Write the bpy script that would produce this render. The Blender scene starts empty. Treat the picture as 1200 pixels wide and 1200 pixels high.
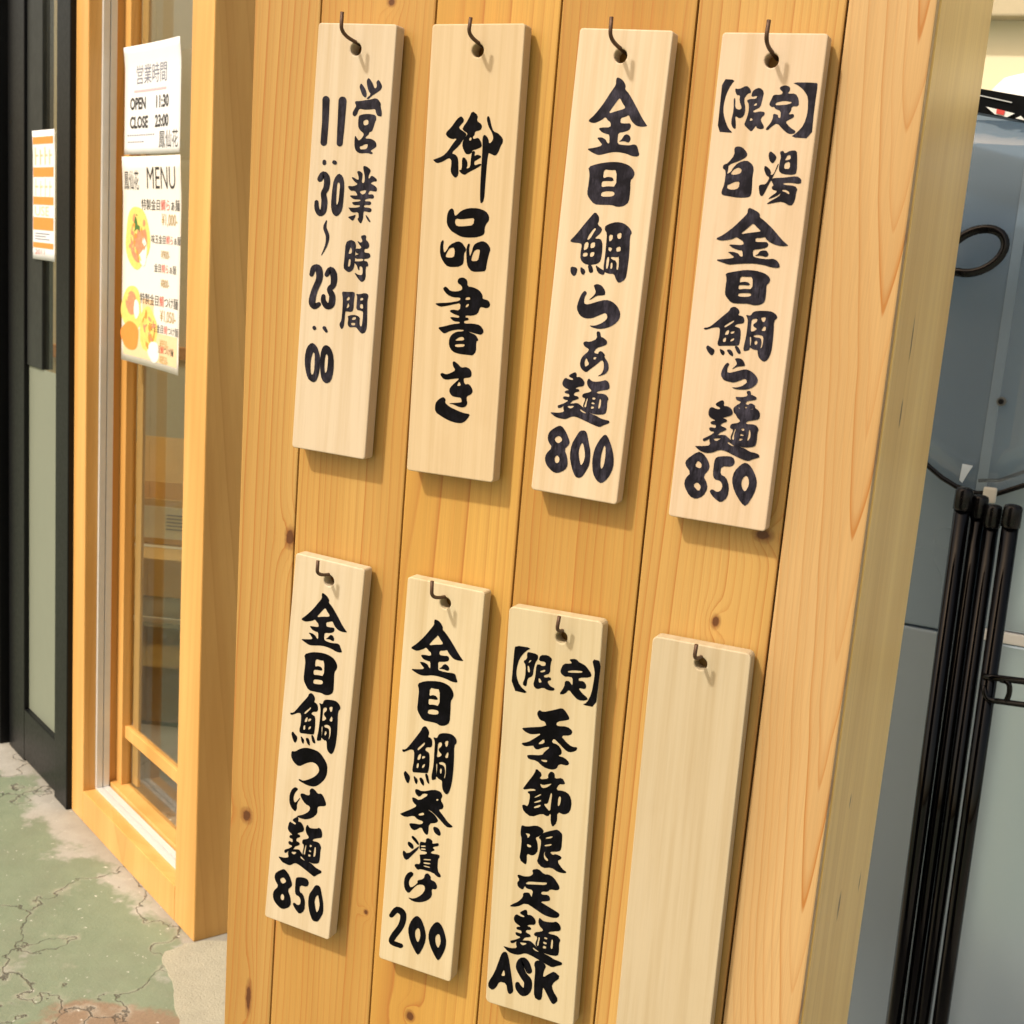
import bpy, bmesh, math, random
from mathutils import Vector, Matrix
random.seed(7)
S = bpy.context.scene
C = S.collection
# ------------------------------------------------------------------ camera, world, sun, exposure
cd = bpy.data.cameras.new('camera'); cam = bpy.data.objects.new('camera', cd); C.objects.link(cam)
R0 = Vector((0.9069, 0.4135, 0.0809)); U0 = Vector((-0.1508, 0.1390, 0.9787)); F0 = Vector((-0.3942, 0.8996, -0.1885))
R0 = R0.normalized(); F0 = (F0 - R0*F0.dot(R0)).normalized(); U0 = R0.cross(F0)
M = Matrix(((R0.x, U0.x, -F0.x, 0.60085), (R0.y, U0.y, -F0.y, -1.06182), (R0.z, U0.z, -F0.z, 0.35627), (0, 0, 0, 1)))
cam.matrix_world = M
cd.sensor_width = 36; cd.lens = 36*1514.14/1200; cd.clip_start = 0.02; cd.clip_end = 500
S.camera = cam
cd.dof.use_dof = True; cd.dof.focus_distance = 1.22; cd.dof.aperture_fstop = 20.0
w = bpy.data.worlds.new('World'); S.world = w; w.use_nodes = True
wn = w.node_tree.nodes; wl = w.node_tree.links; wn.clear()
SUN = Vector((0.58, 1.0, -1.35)).normalized()           # the way the light travels
sky = wn.new('ShaderNodeTexSky'); sky.sky_type = 'NISHITA'; sky.sun_disc = False
sky.sun_elevation = math.asin(-SUN.z); sky.sun_rotation = math.atan2(-SUN.x, -SUN.y)
sky.dust_density = 4.0; sky.ozone_density = 0.2; sky.air_density = 1.0
tint = wn.new('ShaderNodeMix'); tint.data_type = 'RGBA'; tint.blend_type = 'MULTIPLY'; tint.inputs[0].default_value = 1.0
tint.inputs[7].default_value = (1.0, 0.82, 0.61, 1.0)
bg = wn.new('ShaderNodeBackground'); bg.inputs[1].default_value = 0.15
wo = wn.new('ShaderNodeOutputWorld')
wl.new(sky.outputs[0], tint.inputs[6]); wl.new(tint.outputs[2], bg.inputs[0]); wl.new(bg.outputs[0], wo.inputs[0])
sd = bpy.data.lights.new('sun', 'SUN'); sd.energy = 2.5; sd.angle = math.radians(2.5); sd.color = (1.0, 0.93, 0.80)
so = bpy.data.objects.new('sun', sd); C.objects.link(so)
so.rotation_euler = SUN.to_track_quat('-Z', 'Y').to_euler()
so.location = (-2, -3, 4)
S.view_settings.view_transform = 'Standard'; S.view_settings.look = 'None'
S.view_settings.exposure = 0.54; S.view_settings.gamma = 1.0; S.view_settings.use_curve_mapping = False
# ------------------------------------------------------------------ helpers
GZ = -1.15
def link(o, parent=None):
    C.objects.link(o)
    if parent is not None: o.parent = parent
    return o
def tag(o, label=None, cat=None, group=None, kind=None):
    if label: o['label'] = label
    if cat: o['category'] = cat
    if group: o['group'] = group
    if kind: o['kind'] = kind
    return o
def empty(name, loc, label, cat, group=None, rz=0.0):
    o = bpy.data.objects.new(name, None); C.objects.link(o); o.empty_display_size = 0.05
    o.location = loc; o.rotation_euler = (0, 0, rz)
    return tag(o, label, cat, group)
def mesh_obj(name, bm, mat, parent=None, smooth=False):
    bmesh.ops.recalc_face_normals(bm, faces=bm.faces)
    me = bpy.data.meshes.new(name); bm.to_mesh(me); bm.free()
    for m in (mat if isinstance(mat, (list, tuple)) else [mat]): me.materials.append(m)
    if smooth:
        for p in me.polygons: p.use_smooth = True
    o = bpy.data.objects.new(name, me)
    return link(o, parent)
def prism(bm, poly, a, b, bev=0.0, mi=0):
    """poly: list of Vector (planar loop); extruded from offset a to offset b (Vectors)."""
    lo = [bm.verts.new(p + a) for p in poly]; hi = [bm.verts.new(p + b) for p in poly]
    fs = [bm.faces.new(lo), bm.faces.new(list(reversed(hi)))]
    n = len(poly)
    for i in range(n): fs.append(bm.faces.new((lo[i], hi[i], hi[(i+1) % n], lo[(i+1) % n])))
    for f in fs: f.material_index = mi
    if bev > 0:
        es = list({e for f in fs for e in f.edges})
        r = bmesh.ops.bevel(bm, geom=es, offset=bev, segments=2, profile=0.6, affect='EDGES', clamp_overlap=True)
        for f in r['faces']: f.material_index = mi
    return fs
def box(bm, lo, hi, bev=0.0, mi=0):
    x0, y0, z0 = lo; x1, y1, z1 = hi
    return prism(bm, [Vector((x0, y0, z0)), Vector((x1, y0, z0)), Vector((x1, y0, z1)), Vector((x0, y0, z1))], Vector((0, 0, 0)), Vector((0, y1-y0, 0)), bev, mi)
def tube(bm, pts, r, seg=12, mi=0, caps=True):
    pts = [Vector(p) for p in pts]; rs = r if isinstance(r, (list, tuple)) else [r]*len(pts)
    rings = []; prev = None
    for i, p in enumerate(pts):
        t = (pts[min(i+1, len(pts)-1)] - pts[max(i-1, 0)]).normalized()
        if prev is None:
            n = t.orthogonal().normalized()
        else:
            n = (prev - t*prev.dot(t)).normalized()
        prev = n; b = t.cross(n)
        rings.append([bm.verts.new(p + (n*math.cos(2*math.pi*k/seg) + b*math.sin(2*math.pi*k/seg))*rs[i]) for k in range(seg)])
    for i in range(len(rings)-1):
        for k in range(seg):
            f = bm.faces.new((rings[i][k], rings[i][(k+1) % seg], rings[i+1][(k+1) % seg], rings[i+1][k])); f.material_index = mi; f.smooth = True
    if caps:
        for rg in (rings[0], rings[-1]):
            f = bm.faces.new(rg); f.material_index = mi
def arc_pts(p, n=8):
    """rounded polyline through points p (quadratic corners)."""
    p = [Vector(q) for q in p]; out = [p[0]]
    for i in range(1, len(p)-1):
        a = p[i].lerp(p[i-1], 0.5 if i > 1 else 0.4); b = p[i].lerp(p[i+1], 0.5 if i < len(p)-2 else 0.4)
        for k in range(n+1):
            s = k/n; out.append(a*(1-s)**2 + p[i]*2*s*(1-s) + b*s*s)
    out.append(p[-1]); return out
# ------------------------------------------------------------------ materials
class NT:
    def __init__(self, name):
        self.m = bpy.data.materials.new(name); self.m.use_nodes = True
        self.t = self.m.node_tree; self.n = self.t.nodes; self.l = self.t.links; self.n.clear()
        self.out = self.n.new('ShaderNodeOutputMaterial'); self.b = self.n.new('ShaderNodeBsdfPrincipled')
        self.l.new(self.b.outputs[0], self.out.inputs[0])
    def math(self, op, a, b=None, c=None, clamp=False):
        nd = self.n.new('ShaderNodeMath'); nd.operation = op; nd.use_clamp = clamp
        for i, v in enumerate((a, b, c)):
            if v is None: continue
            if isinstance(v, (int, float)): nd.inputs[i].default_value = v
            else: self.l.new(v, nd.inputs[i])
        return nd.outputs[0]
    def coord(self): return self.n.new('ShaderNodeTexCoord').outputs['Object']
    def sep(self, v):
        s = self.n.new('ShaderNodeSeparateXYZ'); self.l.new(v, s.inputs[0]); return s.outputs
    def scale(self, v, s, off=(0, 0, 0)):
        mp = self.n.new('ShaderNodeMapping'); mp.inputs['Scale'].default_value = s; mp.inputs['Location'].default_value = off
        self.l.new(v, mp.inputs[0]); return mp.outputs[0]
    def noise(self, v, sc=1.0, det=2.0, rough=0.5):
        nd = self.n.new('ShaderNodeTexNoise'); nd.inputs['Scale'].default_value = sc; nd.inputs['Detail'].default_value = det
        nd.inputs['Roughness'].default_value = rough; self.l.new(v, nd.inputs['Vector']); return nd.outputs[0]
    def ramp(self, f, stops):
        r = self.n.new('ShaderNodeValToRGB'); e = r.color_ramp.elements
        while len(e) > 1: e.remove(e[-1])
        for i, (p, c) in enumerate(stops):
            el = e[0] if i == 0 else e.new(p)
            el.position = p; el.color = (c[0], c[1], c[2], 1) if not isinstance(c, (int, float)) else (c, c, c, 1)
        self.l.new(f, r.inputs[0]); return r.outputs[0]
    def mix(self, f, a, b, mode='MIX'):
        nd = self.n.new('ShaderNodeMix'); nd.data_type = 'RGBA'; nd.blend_type = mode
        for i, v in ((0, f), (6, a), (7, b)):
            if isinstance(v, (int, float)): nd.inputs[i].default_value = v
            elif isinstance(v, tuple): nd.inputs[i].default_value = (v[0], v[1], v[2], 1)
            else: self.l.new(v, nd.inputs[i])
        return nd.outputs[2]
    def bump(self, h, strength=0.2, dist=0.001):
        b = self.n.new('ShaderNodeBump'); b.inputs['Strength'].default_value = strength; b.inputs['Distance'].default_value = dist
        self.l.new(h, b.inputs['Height']); self.l.new(b.outputs[0], self.b.inputs['Normal'])
    def set(self, color=None, rough=None, **k):
        if color is not None:
            if isinstance(color, tuple): self.b.inputs['Base Color'].default_value = (*color[:3], 1)
            else: self.l.new(color, self.b.inputs['Base Color'])
        if rough is not None:
            if isinstance(rough, (int, float)): self.b.inputs['Roughness'].default_value = rough
            else: self.l.new(rough, self.b.inputs['Roughness'])
        for n, v in k.items(): self.b.inputs[n.replace('_', ' ')].default_value = v
        return self.m
def plain(name, col, rough=0.5, var=0.12, sc=30.0, bump=0.0, **k):
    n = NT(name); co = n.coord(); f = n.noise(co, sc, 3)
    c = n.mix(f, tuple(x*(1-var) for x in col), tuple(min(1, x*(1+var)) for x in col))
    r = n.math('MULTIPLY_ADD', n.noise(co, sc*2.3, 2), 0.2, rough-0.1)
    if bump: n.bump(n.noise(co, sc*6, 3), bump, 0.001)
    return n.set(c, r, **k)
def wood(name, light, dark, pith, tilt, spacing, contrast=1.0, knots=(), warp=0.012, rough=0.36, fine=0.7, seed=0.0, slits=(), cath=None):
    """true solid-wood rings about a tilted pith line: vertical lines or cathedral arches on the face."""
    n = NT(name); co = n.coord(); x, y, z = n.sep(co)
    off = (seed*1.7, seed*0.9, seed*2.3)
    w1 = n.noise(n.scale(co, (5, 5, 1.6), off), 1.0, 2); w2 = n.noise(n.scale(co, (14, 14, 3.5), off), 1.0, 2)
    wx = n.math('MULTIPLY_ADD', n.math('SUBTRACT', w1, 0.5), warp*2.2, n.math('MULTIPLY', n.math('SUBTRACT', w2, 0.5), warp*0.8))
    X = n.math('ADD', n.math('SUBTRACT', x, pith[0]), wx)
    Y = n.math('MULTIPLY_ADD', z, tilt, n.math('ADD', n.math('SUBTRACT', y, pith[1]), n.math('MULTIPLY', wx, 0.6)))
    r = n.math('SQRT', n.math('ADD', n.math('MULTIPLY', X, X), n.math('MULTIPLY', Y, Y)))
    rr = n.math('DIVIDE', r, spacing)
    if cath:                                        # flat-sawn face: nested pointed arches round the axis x = cath[0]
        ax = n.math('SQRT', n.math('ADD', n.math('MULTIPLY', n.math('SUBTRACT', X, cath[0] - pith[0]), n.math('SUBTRACT', X, cath[0] - pith[0])), 0.0014**2))
        zz = n.math('ADD', z, n.math('MULTIPLY', n.math('SUBTRACT', n.noise(n.scale(co, (3, 3, 2.6), off), 1.0, 3), 0.5), 0.34))
        rr = n.math('SUBTRACT', n.math('POWER', n.math('DIVIDE', ax, cath[2]), cath[3]), n.math('DIVIDE', zz, cath[1]))
    kmask = None
    for (kx, kz, rx, rz) in knots:
        dx = n.math('DIVIDE', n.math('SUBTRACT', x, kx), rx); dz = n.math('DIVIDE', n.math('SUBTRACT', z, kz), rz)
        d = n.math('SQRT', n.math('ADD', n.math('MULTIPLY', dx, dx), n.math('MULTIPLY', dz, dz)))
        d = n.math('ADD', d, n.math('MULTIPLY', n.math('SUBTRACT', n.noise(co, 160, 2), 0.5), 0.6))
        g = n.math('POWER', 2.718, n.math('MULTIPLY', n.math('MULTIPLY', d, d), -0.16))
        rr = n.math('ADD', rr, n.math('MULTIPLY', g, 1.8))
        m = n.math('SUBTRACT', 1.75, n.math('MULTIPLY', d, 1.3), clamp=True)
        kmask = m if kmask is None else n.math('MAXIMUM', kmask, m)
    rv = n.math('MULTIPLY_ADD', n.math('SUBTRACT', n.noise(n.scale(co, (30, 30, 2), off), 1.0, 2), 0.5), 0.5, rr)
    fr = n.math('FRACT', rv)
    wn_ = n.n.new('ShaderNodeTexWhiteNoise'); wn_.noise_dimensions = '1D'; n.l.new(n.math('FLOOR', rv), wn_.inputs['W'])
    ringv = wn_.outputs['Value']
    line = n.ramp(fr, [(0.0, 0.0), (0.6, 0.10), (0.84, 0.55), (0.92, 1.0), (0.97, 0.35), (1.0, 0.0)])
    amp = n.math('MULTIPLY_ADD', n.noise(n.scale(co, (40, 40, 1.2), (off[1], off[2], 0)), 1.0, 2), 0.9, 0.15)
    amp = n.math('MULTIPLY', amp, n.math('MULTIPLY_ADD', ringv, 1.0, 0.30))
    if cath: amp = n.math('MULTIPLY', amp, n.math('MULTIPLY_ADD', n.math('POWER', 2.718, n.math('MULTIPLY', ax, -55.0)), 1.1, 0.34))
    f = n.math('MULTIPLY', n.math('MULTIPLY', line, amp), contrast, clamp=True)
    fib = n.noise(n.scale(co, (900, 900, 9), off), 1.0, 3)
    big = n.noise(n.scale(co, (9, 9, 1.1), (off[2], off[0], 0)), 1.0, 3)
    base = n.mix(n.math('MULTIPLY', n.math('SUBTRACT', big, 0.25, clamp=True), 1.9, clamp=True), tuple(c*k for c, k in zip(light, (1.16, 1.22, 1.35))), tuple(c*k for c, k in zip(light, (0.80, 0.70, 0.55))))
    base = n.mix(n.math('MULTIPLY', ringv, 0.22), base, tuple(c*k for c, k in zip(light, (0.74, 0.64, 0.50))))
    c = n.mix(f, base, dark)
    c = n.mix(n.math('MULTIPLY', n.math('SUBTRACT', fib, 0.35, clamp=True), fine), c, tuple(c2*0.55 for c2 in light))
    if kmask is not None:
        c = n.mix(n.math('MULTIPLY', kmask, 0.95), c, n.mix(n.noise(co, 260, 3), n.ramp(kmask, [(0.0, (0.22, 0.085, 0.022)), (0.35, (0.16, 0.050, 0.014)), (0.6, (0.30, 0.125, 0.035)), (0.85, (0.20, 0.070, 0.020)), (1.0, (0.07, 0.022, 0.008))]), (0.10, 0.032, 0.010)))
    for (kx, kz, rx, rz) in slits:
        dx = n.math('DIVIDE', n.math('SUBTRACT', y, kx), rx); dz = n.math('DIVIDE', n.math('SUBTRACT', z, kz), rz)
        d = n.math('SQRT', n.math('ADD', n.math('MULTIPLY', dx, dx), n.math('MULTIPLY', dz, dz)))
        d = n.math('ADD', d, n.math('MULTIPLY', n.math('SUBTRACT', n.noise(co, 120, 2), 0.5), 0.8))
        m = n.math('SUBTRACT', 1.8, n.math('MULTIPLY', d, 1.4), clamp=True)
        c = n.mix(n.math('MULTIPLY', m, 0.85), c, (0.09, 0.035, 0.010))
    n.bump(n.math('ADD', n.math('MULTIPLY', fib, 0.6), n.math('MULTIPLY', line, -0.5)), 0.18, 0.0006)
    return n.set(c, n.math('MULTIPLY_ADD', fib, 0.2, rough-0.1), Specular_IOR_Level=0.35)
def glass(name, tint=(0.97, 0.985, 0.98), refl=1.0, rough=0.0, grey=0.0):
    n = NT(name); n.n.remove(n.b)
    tr = n.n.new('ShaderNodeBsdfTransparent'); tr.inputs[0].default_value = (*tint, 1)
    gl = n.n.new('ShaderNodeBsdfGlossy'); gl.inputs['Roughness'].default_value = rough
    fr = n.n.new('ShaderNodeFresnel'); fr.inputs[0].default_value = 1.5
    mx = n.n.new('ShaderNodeMixShader'); n.l.new(n.math('MULTIPLY_ADD', fr.outputs[0], refl, grey), mx.inputs[0])
    n.l.new(tr.outputs[0], mx.inputs[1]); n.l.new(gl.outputs[0], mx.inputs[2]); n.l.new(mx.outputs[0], n.out.inputs[0])
    return n.m

def ink(name, lo, hi, sheen):
    n = NT(name); co = n.coord(); s = n.noise(n.scale(co, (330, 330, 90)), 1.0, 4, 0.7); p = n.noise(co, 55, 3, 0.6)
    f = n.math('MULTIPLY', n.math('MULTIPLY', n.math('SUBTRACT', s, 0.36, clamp=True), 2.4), n.math('MULTIPLY', n.math('SUBTRACT', p, 0.34, clamp=True), 3.4, clamp=True), clamp=True)
    return n.set(n.mix(f, lo, hi), n.math('MULTIPLY_ADD', s, -0.3, 0.62), Specular_IOR_Level=sheen)
m_ink = ink('brush_ink', (0.0015, 0.0015, 0.0022), (0.010, 0.010, 0.016), 0.06)
m_inkfaded = ink('brush_ink_faded', (0.006, 0.0055, 0.010), (0.060, 0.056, 0.085), 0.12)  # paler streaks put a blue-grey sheen into the colour, besides fading
m_rust = plain('rusty_iron', (0.085, 0.045, 0.026), 0.5, 0.5, 400, 0.3, Metallic=0.4)
m_black = plain('black_paint', (0.005, 0.0055, 0.0065), 0.34, 0.3, 40, 0.05, Specular_IOR_Level=0.2)
m_blackgloss = plain('black_gloss', (0.0012, 0.0012, 0.002), 0.09, 0.2, 60, Specular_IOR_Level=0.28)
m_cap = plain('black_rubber', (0.004, 0.004, 0.005), 0.25, 0.3, 60, Specular_IOR_Level=0.3)
m_darkgrey = plain('dark_grey_paint', (0.022, 0.025, 0.025), 0.4, 0.2, 12, 0.05, Specular_IOR_Level=0.25)
m_alu = plain('brushed_aluminium', (0.66, 0.69, 0.71), 0.38, 0.06, 60, 0.0, Metallic=0.25)
m_gap = plain('dark_gap', (0.03, 0.015, 0.006), 0.9, 0.2)
m_paper = plain('white_paper', (0.74, 0.77, 0.82), 0.6, 0.02, 20)
m_paperw = plain('cream_paper', (0.76, 0.75, 0.72), 0.55, 0.03, 20)
m_txt = plain('printed_black', (0.03, 0.03, 0.035), 0.6, 0.1)
m_txtblue = plain('printed_slate', (0.16, 0.18, 0.26), 0.6, 0.1)
m_txtred = plain('printed_red', (0.62, 0.10, 0.08), 0.6, 0.1)
m_txtgold = plain('printed_gold', (0.42, 0.30, 0.12), 0.6, 0.1)
m_pink = plain('printed_pink', (0.75, 0.42, 0.48), 0.6, 0.05)
m_peach = plain('printed_peach', (0.78, 0.55, 0.34), 0.6, 0.08, 60)
m_orange = plain('printed_orange', (0.72, 0.26, 0.05), 0.55, 0.06)
m_yellowp = plain('printed_yellow', (0.78, 0.58, 0.16), 0.6, 0.25, 120)
m_meat = plain('printed_meat', (0.68, 0.25, 0.14), 0.6, 0.5, 150)
m_leaf = plain('printed_green', (0.06, 0.16, 0.04), 0.6, 0.4, 150)
m_card = plain('cardboard', (0.72, 0.47, 0.16), 0.75, 0.10, 14, 0.1)
m_label = plain('shipping_label', (0.84, 0.80, 0.62), 0.6, 0.05)
m_bin = glass('clear_bin_plastic', (0.90, 0.89, 0.82), 0.7, 0.12, 0.07)
m_rim = plain('bin_rim_plastic', (0.70, 0.66, 0.52), 0.35, 0.05)
m_glass = glass('window_glass', (0.97, 0.97, 0.95), 0.22, 0.0)
m_frost = plain('frosted_glass', (0.19, 0.215, 0.175), 0.42, 0.05, 4)
m_wallin = plain('plaster_wall', (0.52, 0.47, 0.32), 0.8, 0.05, 6, 0.05)
m_cream = plain('cream_plaster', (0.74, 0.68, 0.48), 0.8, 0.05, 3, 0.05)
m_white = plain('white_plastic', (0.82, 0.82, 0.80), 0.4, 0.03)
m_clip = plain('ivory_plastic', (0.70, 0.68, 0.60), 0.4, 0.05)
W_LIGHT, W_DARK = (0.56, 0.325, 0.115), (0.36, 0.150, 0.034)
W_PINK = (0.50, 0.335, 0.155)
m_frame = wood('window_pine', (0.64, 0.375, 0.120), (0.46, 0.225, 0.055), (0.09, 0.25), 0.02, 0.007, 0.55, seed=9.0, fine=0.35, rough=0.34)
m_inwood = wood('interior_pine', (0.50, 0.36, 0.16), (0.33, 0.20, 0.07), (0.2, 0.3), 0.01, 0.009, 0.5, seed=4.0)

# ------------------------------------------------------------------ the ground
def ground_material():
    n = NT('worn_green_paving'); co = n.coord(); x, y, z = n.sep(co)
    # distance in front of the shop window line (line through (-1.0,1.057) along (-0.883,0.469))
    dist = n.math('MULTIPLY', n.math('ADD', n.math('MULTIPLY', n.math('ADD', x, 0.997), 0.4695), n.math('MULTIPLY', n.math('SUBTRACT', y, 1.057), 0.8829)), -1.0)
    big = n.noise(co, 5.0, 5, 0.6); mid = n.noise(co, 16.0, 5, 0.65); fin = n.noise(co, 160.0, 4, 0.7); sp = n.noise(co, 75.0, 3, 0.6)
    green = n.mix(mid, (0.088, 0.138, 0.080), (0.190, 0.248, 0.168))
    green = n.mix(n.math('MULTIPLY', fin, 0.45), green, (0.34, 0.37, 0.29))
    conc = n.mix(mid, (0.25, 0.25, 0.235), (0.40, 0.40, 0.375)); conc = n.mix(n.math('MULTIPLY', fin, 0.5), conc, (0.55, 0.54, 0.50))
    edge = n.math('ADD', dist, n.math('MULTIPLY', n.math('SUBTRACT', big, 0.5), 0.55))
    edge = n.math('ADD', edge, n.math('MULTIPLY', n.math('SUBTRACT', mid, 0.5), 0.16))
    gm = n.math('MULTIPLY', n.math('SUBTRACT', edge, 0.025), 22.0, clamp=True)
    worn = n.math('MULTIPLY', n.math('SUBTRACT', n.noise(co, 9.0, 5, 0.7), 0.60), 9.0, clamp=True)
    gm = n.math('MULTIPLY', gm, n.math('SUBTRACT', 1.0, n.math('MULTIPLY', worn, 0.75)))
    c = n.mix(gm, conc, green)
    # brown worn patch by the pillar foot
    bx = n.math('DIVIDE', n.math('SUBTRACT', x, -0.86), 0.22); by = n.math('DIVIDE', n.math('SUBTRACT', y, 0.70), 0.13)
    bd = n.math('SQRT', n.math('ADD', n.math('MULTIPLY', bx, bx), n.math('MULTIPLY', by, by)))
    bm_ = n.math('MULTIPLY', n.math('SUBTRACT', 1.0, n.math('ADD', bd, n.math('MULTIPLY', n.math('SUBTRACT', mid, 0.5), 0.9))), 6.0, clamp=True)
    c = n.mix(n.math('MULTIPLY', bm_, 0.85), c, n.mix(fin, (0.15, 0.085, 0.055), (0.34, 0.23, 0.16)))
    # cracks
    wv = n.n.new('ShaderNodeVectorMath'); wv.operation = 'ADD'; n.l.new(co, wv.inputs[0])
    nz = n.n.new('ShaderNodeTexNoise'); nz.inputs['Scale'].default_value = 9.0; nz.inputs['Detail'].default_value = 5.0; n.l.new(co, nz.inputs['Vector'])
    sc = n.n.new('ShaderNodeVectorMath'); sc.operation = 'SCALE'; sc.inputs['Scale'].default_value = 0.30; n.l.new(nz.outputs['Color'], sc.inputs[0]); n.l.new(sc.outputs[0], wv.inputs[1])
    vo = n.n.new('ShaderNodeTexVoronoi'); vo.feature = 'DISTANCE_TO_EDGE'; vo.inputs['Scale'].default_value = 2.0; n.l.new(wv.outputs[0], vo.inputs['Vector'])
    wd = n.math('MULTIPLY_ADD', n.noise(co, 11, 3), 0.018, -0.0015)
    ck = n.math('SUBTRACT', 1.0, n.math('DIVIDE', vo.outputs['Distance'], wd), clamp=True)
    halo = n.math('MULTIPLY', n.math('SUBTRACT', 1.0, n.math('DIVIDE', vo.outputs['Distance'], 0.035), clamp=True), n.math('MULTIPLY', n.math('SUBTRACT', n.noise(co, 22, 3), 0.42, clamp=True), 4.0, clamp=True))
    c = n.mix(n.math('MULTIPLY', halo, 0.7), c, (0.42, 0.40, 0.34))
    grit = n.math('MULTIPLY', n.math('SUBTRACT', n.noise(co, 420.0, 2, 0.6), 0.60), 8.0, clamp=True)
    c = n.mix(n.math('MULTIPLY', grit, 0.35), c, (0.10, 0.095, 0.08))
    st_ = n.math('MULTIPLY', n.math('SUBTRACT', n.noise(co, 3.2, 5, 0.7), 0.50), 4.0, clamp=True)
    c = n.mix(n.math('MULTIPLY', st_, 0.35), c, (0.16, 0.15, 0.12))
    dirt = n.math('MULTIPLY', n.math('SUBTRACT', 0.05, n.math('ADD', dist, n.math('MULTIPLY', n.math('SUBTRACT', mid, 0.5), 0.06))), 18.0, clamp=True)
    c = n.mix(n.math('MULTIPLY', dirt, 0.5), c, (0.20, 0.185, 0.15))
    c = n.mix(n.math('MULTIPLY', ck, 0.9), c, (0.06, 0.055, 0.045))
    # pale specks of lifted paint
    s = n.math('MULTIPLY', n.math('SUBTRACT', sp, 0.682), 26.0, clamp=True)
    c = n.mix(n.math('MULTIPLY', s, 0.8), c, (0.72, 0.72, 0.68))
    h = n.math('SUBTRACT', n.math('ADD', n.math('MULTIPLY', fin, 0.5), n.math('MULTIPLY', mid, 0.9)), n.math('MULTIPLY', ck, 1.6))
    n.bump(h, 0.55, 0.004)
    return n.set(c, n.math('MULTIPLY_ADD', fin, 0.3, 0.45))
bm = bmesh.new()
gv = [bm.verts.new((x, y, GZ)) for x, y in ((-60, -60), (60, -60), (60, 60), (-60, 60))]; bm.faces.new(gv)
tag(mesh_obj('ground', bm, ground_material()), kind='structure')
bm = bmesh.new()
_rp = random.Random(5); _pl = [(-1.02, 0.985), (-0.985, 1.07), (0.5, 1.70), (0.5, 0.9), (-0.45, 0.42), (-0.815, 0.79)]; _out = []
for _i in range(6):
    _a, _b = Vector(_pl[_i]), Vector(_pl[(_i+1) % 6]); _n = max(2, int((_b-_a).length/0.018))
    for _k in range(_n):
        _q = _a.lerp(_b, _k/_n); _out.append(Vector((_q.x + _rp.uniform(-0.006, 0.006), _q.y + _rp.uniform(-0.006, 0.006), GZ)))
prism(bm, _out, Vector((0, 0, -0.05)), Vector((0, 0, 0.005)))
def slab_material():
    n = NT('pale_concrete'); co = n.coord(); a = n.noise(co, 20, 5, 0.7); b = n.noise(co, 200, 4, 0.7)
    c = n.mix(a, (0.20, 0.19, 0.145), (0.42, 0.40, 0.31)); c = n.mix(n.math('MULTIPLY', b, 0.6), c, (0.56, 0.54, 0.44))
    n.bump(n.math('ADD', a, b), 0.8, 0.004); return n.set(c, 0.8)
tag(mesh_obj('pavement', bm, slab_material()), kind='structure')

# ------------------------------------------------------------------ wooden pillar clad in vertical boards
PY = Vector((0, 0, GZ))
pillar = empty('clad_pillar', PY, 'square pillar clad in vertical knotty pine boards that carries the hanging wooden plaques', 'pillar')
def local(v): return Vector(v) - PY
X0, WBD, XE, ZT = -0.09638, 0.12, 0.45109, 1.45
seams = [-0.165] + [X0 + WBD*k for k in range(5)] + [XE]
KN = {0: [(-0.138, -0.234, .007, .0085), (-0.1015, 0.071, .006, .011), (-0.125, -0.44, .004, .02)], 1: [(-0.022, 0.577, .0045, .004), (0.012, -0.30, .003, .003)], 2: [(0.07, -0.397, .0055, .006)],
      3: [], 4: [(0.336, 0.068, .0042, .0062), (0.368, 0.150, .0085, .006)], 5: []}
PITH = [(-0.03, 0.055, 0.035, 0.0066, 1.9), (0.10, 0.12, 0.006, 0.0060, 1.4), (0.02, 0.13, 0.008, 0.0066, 1.5), (0.36, 0.14, -0.006, 0.0058, 1.4), (0.20, 0.10, 0.010, 0.0062, 1.5), (0.4415, 0.0255, -0.052, 0.0046, 1.6)]
LIGHTS = [(0.41, 0.245, 0.072), (0.46, 0.275, 0.078), (0.50, 0.295, 0.072), (0.45, 0.268, 0.072), (0.48, 0.300, 0.095), W_PINK]
for i in range(6):
    a, b = seams[i] + 0.0007, seams[i+1] - 0.0007
    kn = [(kx, kz - GZ, rx, rz) for kx, kz, rx, rz in KN[i]]
    px, py, tl, sp, ct = PITH[i]
    mt = wood('pine_board', LIGHTS[i], W_DARK, (px, py + tl*0 - (tl*(-GZ)) ), tl, sp, ct, kn, seed=3.1*i+1, warp=0.004 if i == 5 else 0.010, cath=(0.4415, 0.085, 0.0105, 1.22) if i == 5 else None)
    # pith y is given at world z = 0: local z = world z - GZ
    bm = bmesh.new()
    la = a if i else None
    if i: pts = [(a, GZ), (b, GZ), (b, ZT), (a, ZT)]
    else: pts = [(-0.146, GZ), (b, GZ), (b, ZT), (-0.182, ZT)]
    prism(bm, [local((x, 0, z)) for x, z in pts], Vector((0, 0, 0)), Vector((0, 0.014, 0)), 0.0016)
    mesh_obj('board', bm, mt, pillar)
bm = bmesh.new(); box(bm, local((-0.142, 0.0145, GZ)), local((XE - 0.0205, 0.372, ZT - 0.004)))
mesh_obj('core', bm, m_gap, pillar)
bm = bmesh.new(); box(bm, local((XE - 0.020, 0.0146, GZ)), local((XE + 0.0006, 0.378, ZT)), 0.0016)
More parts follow.
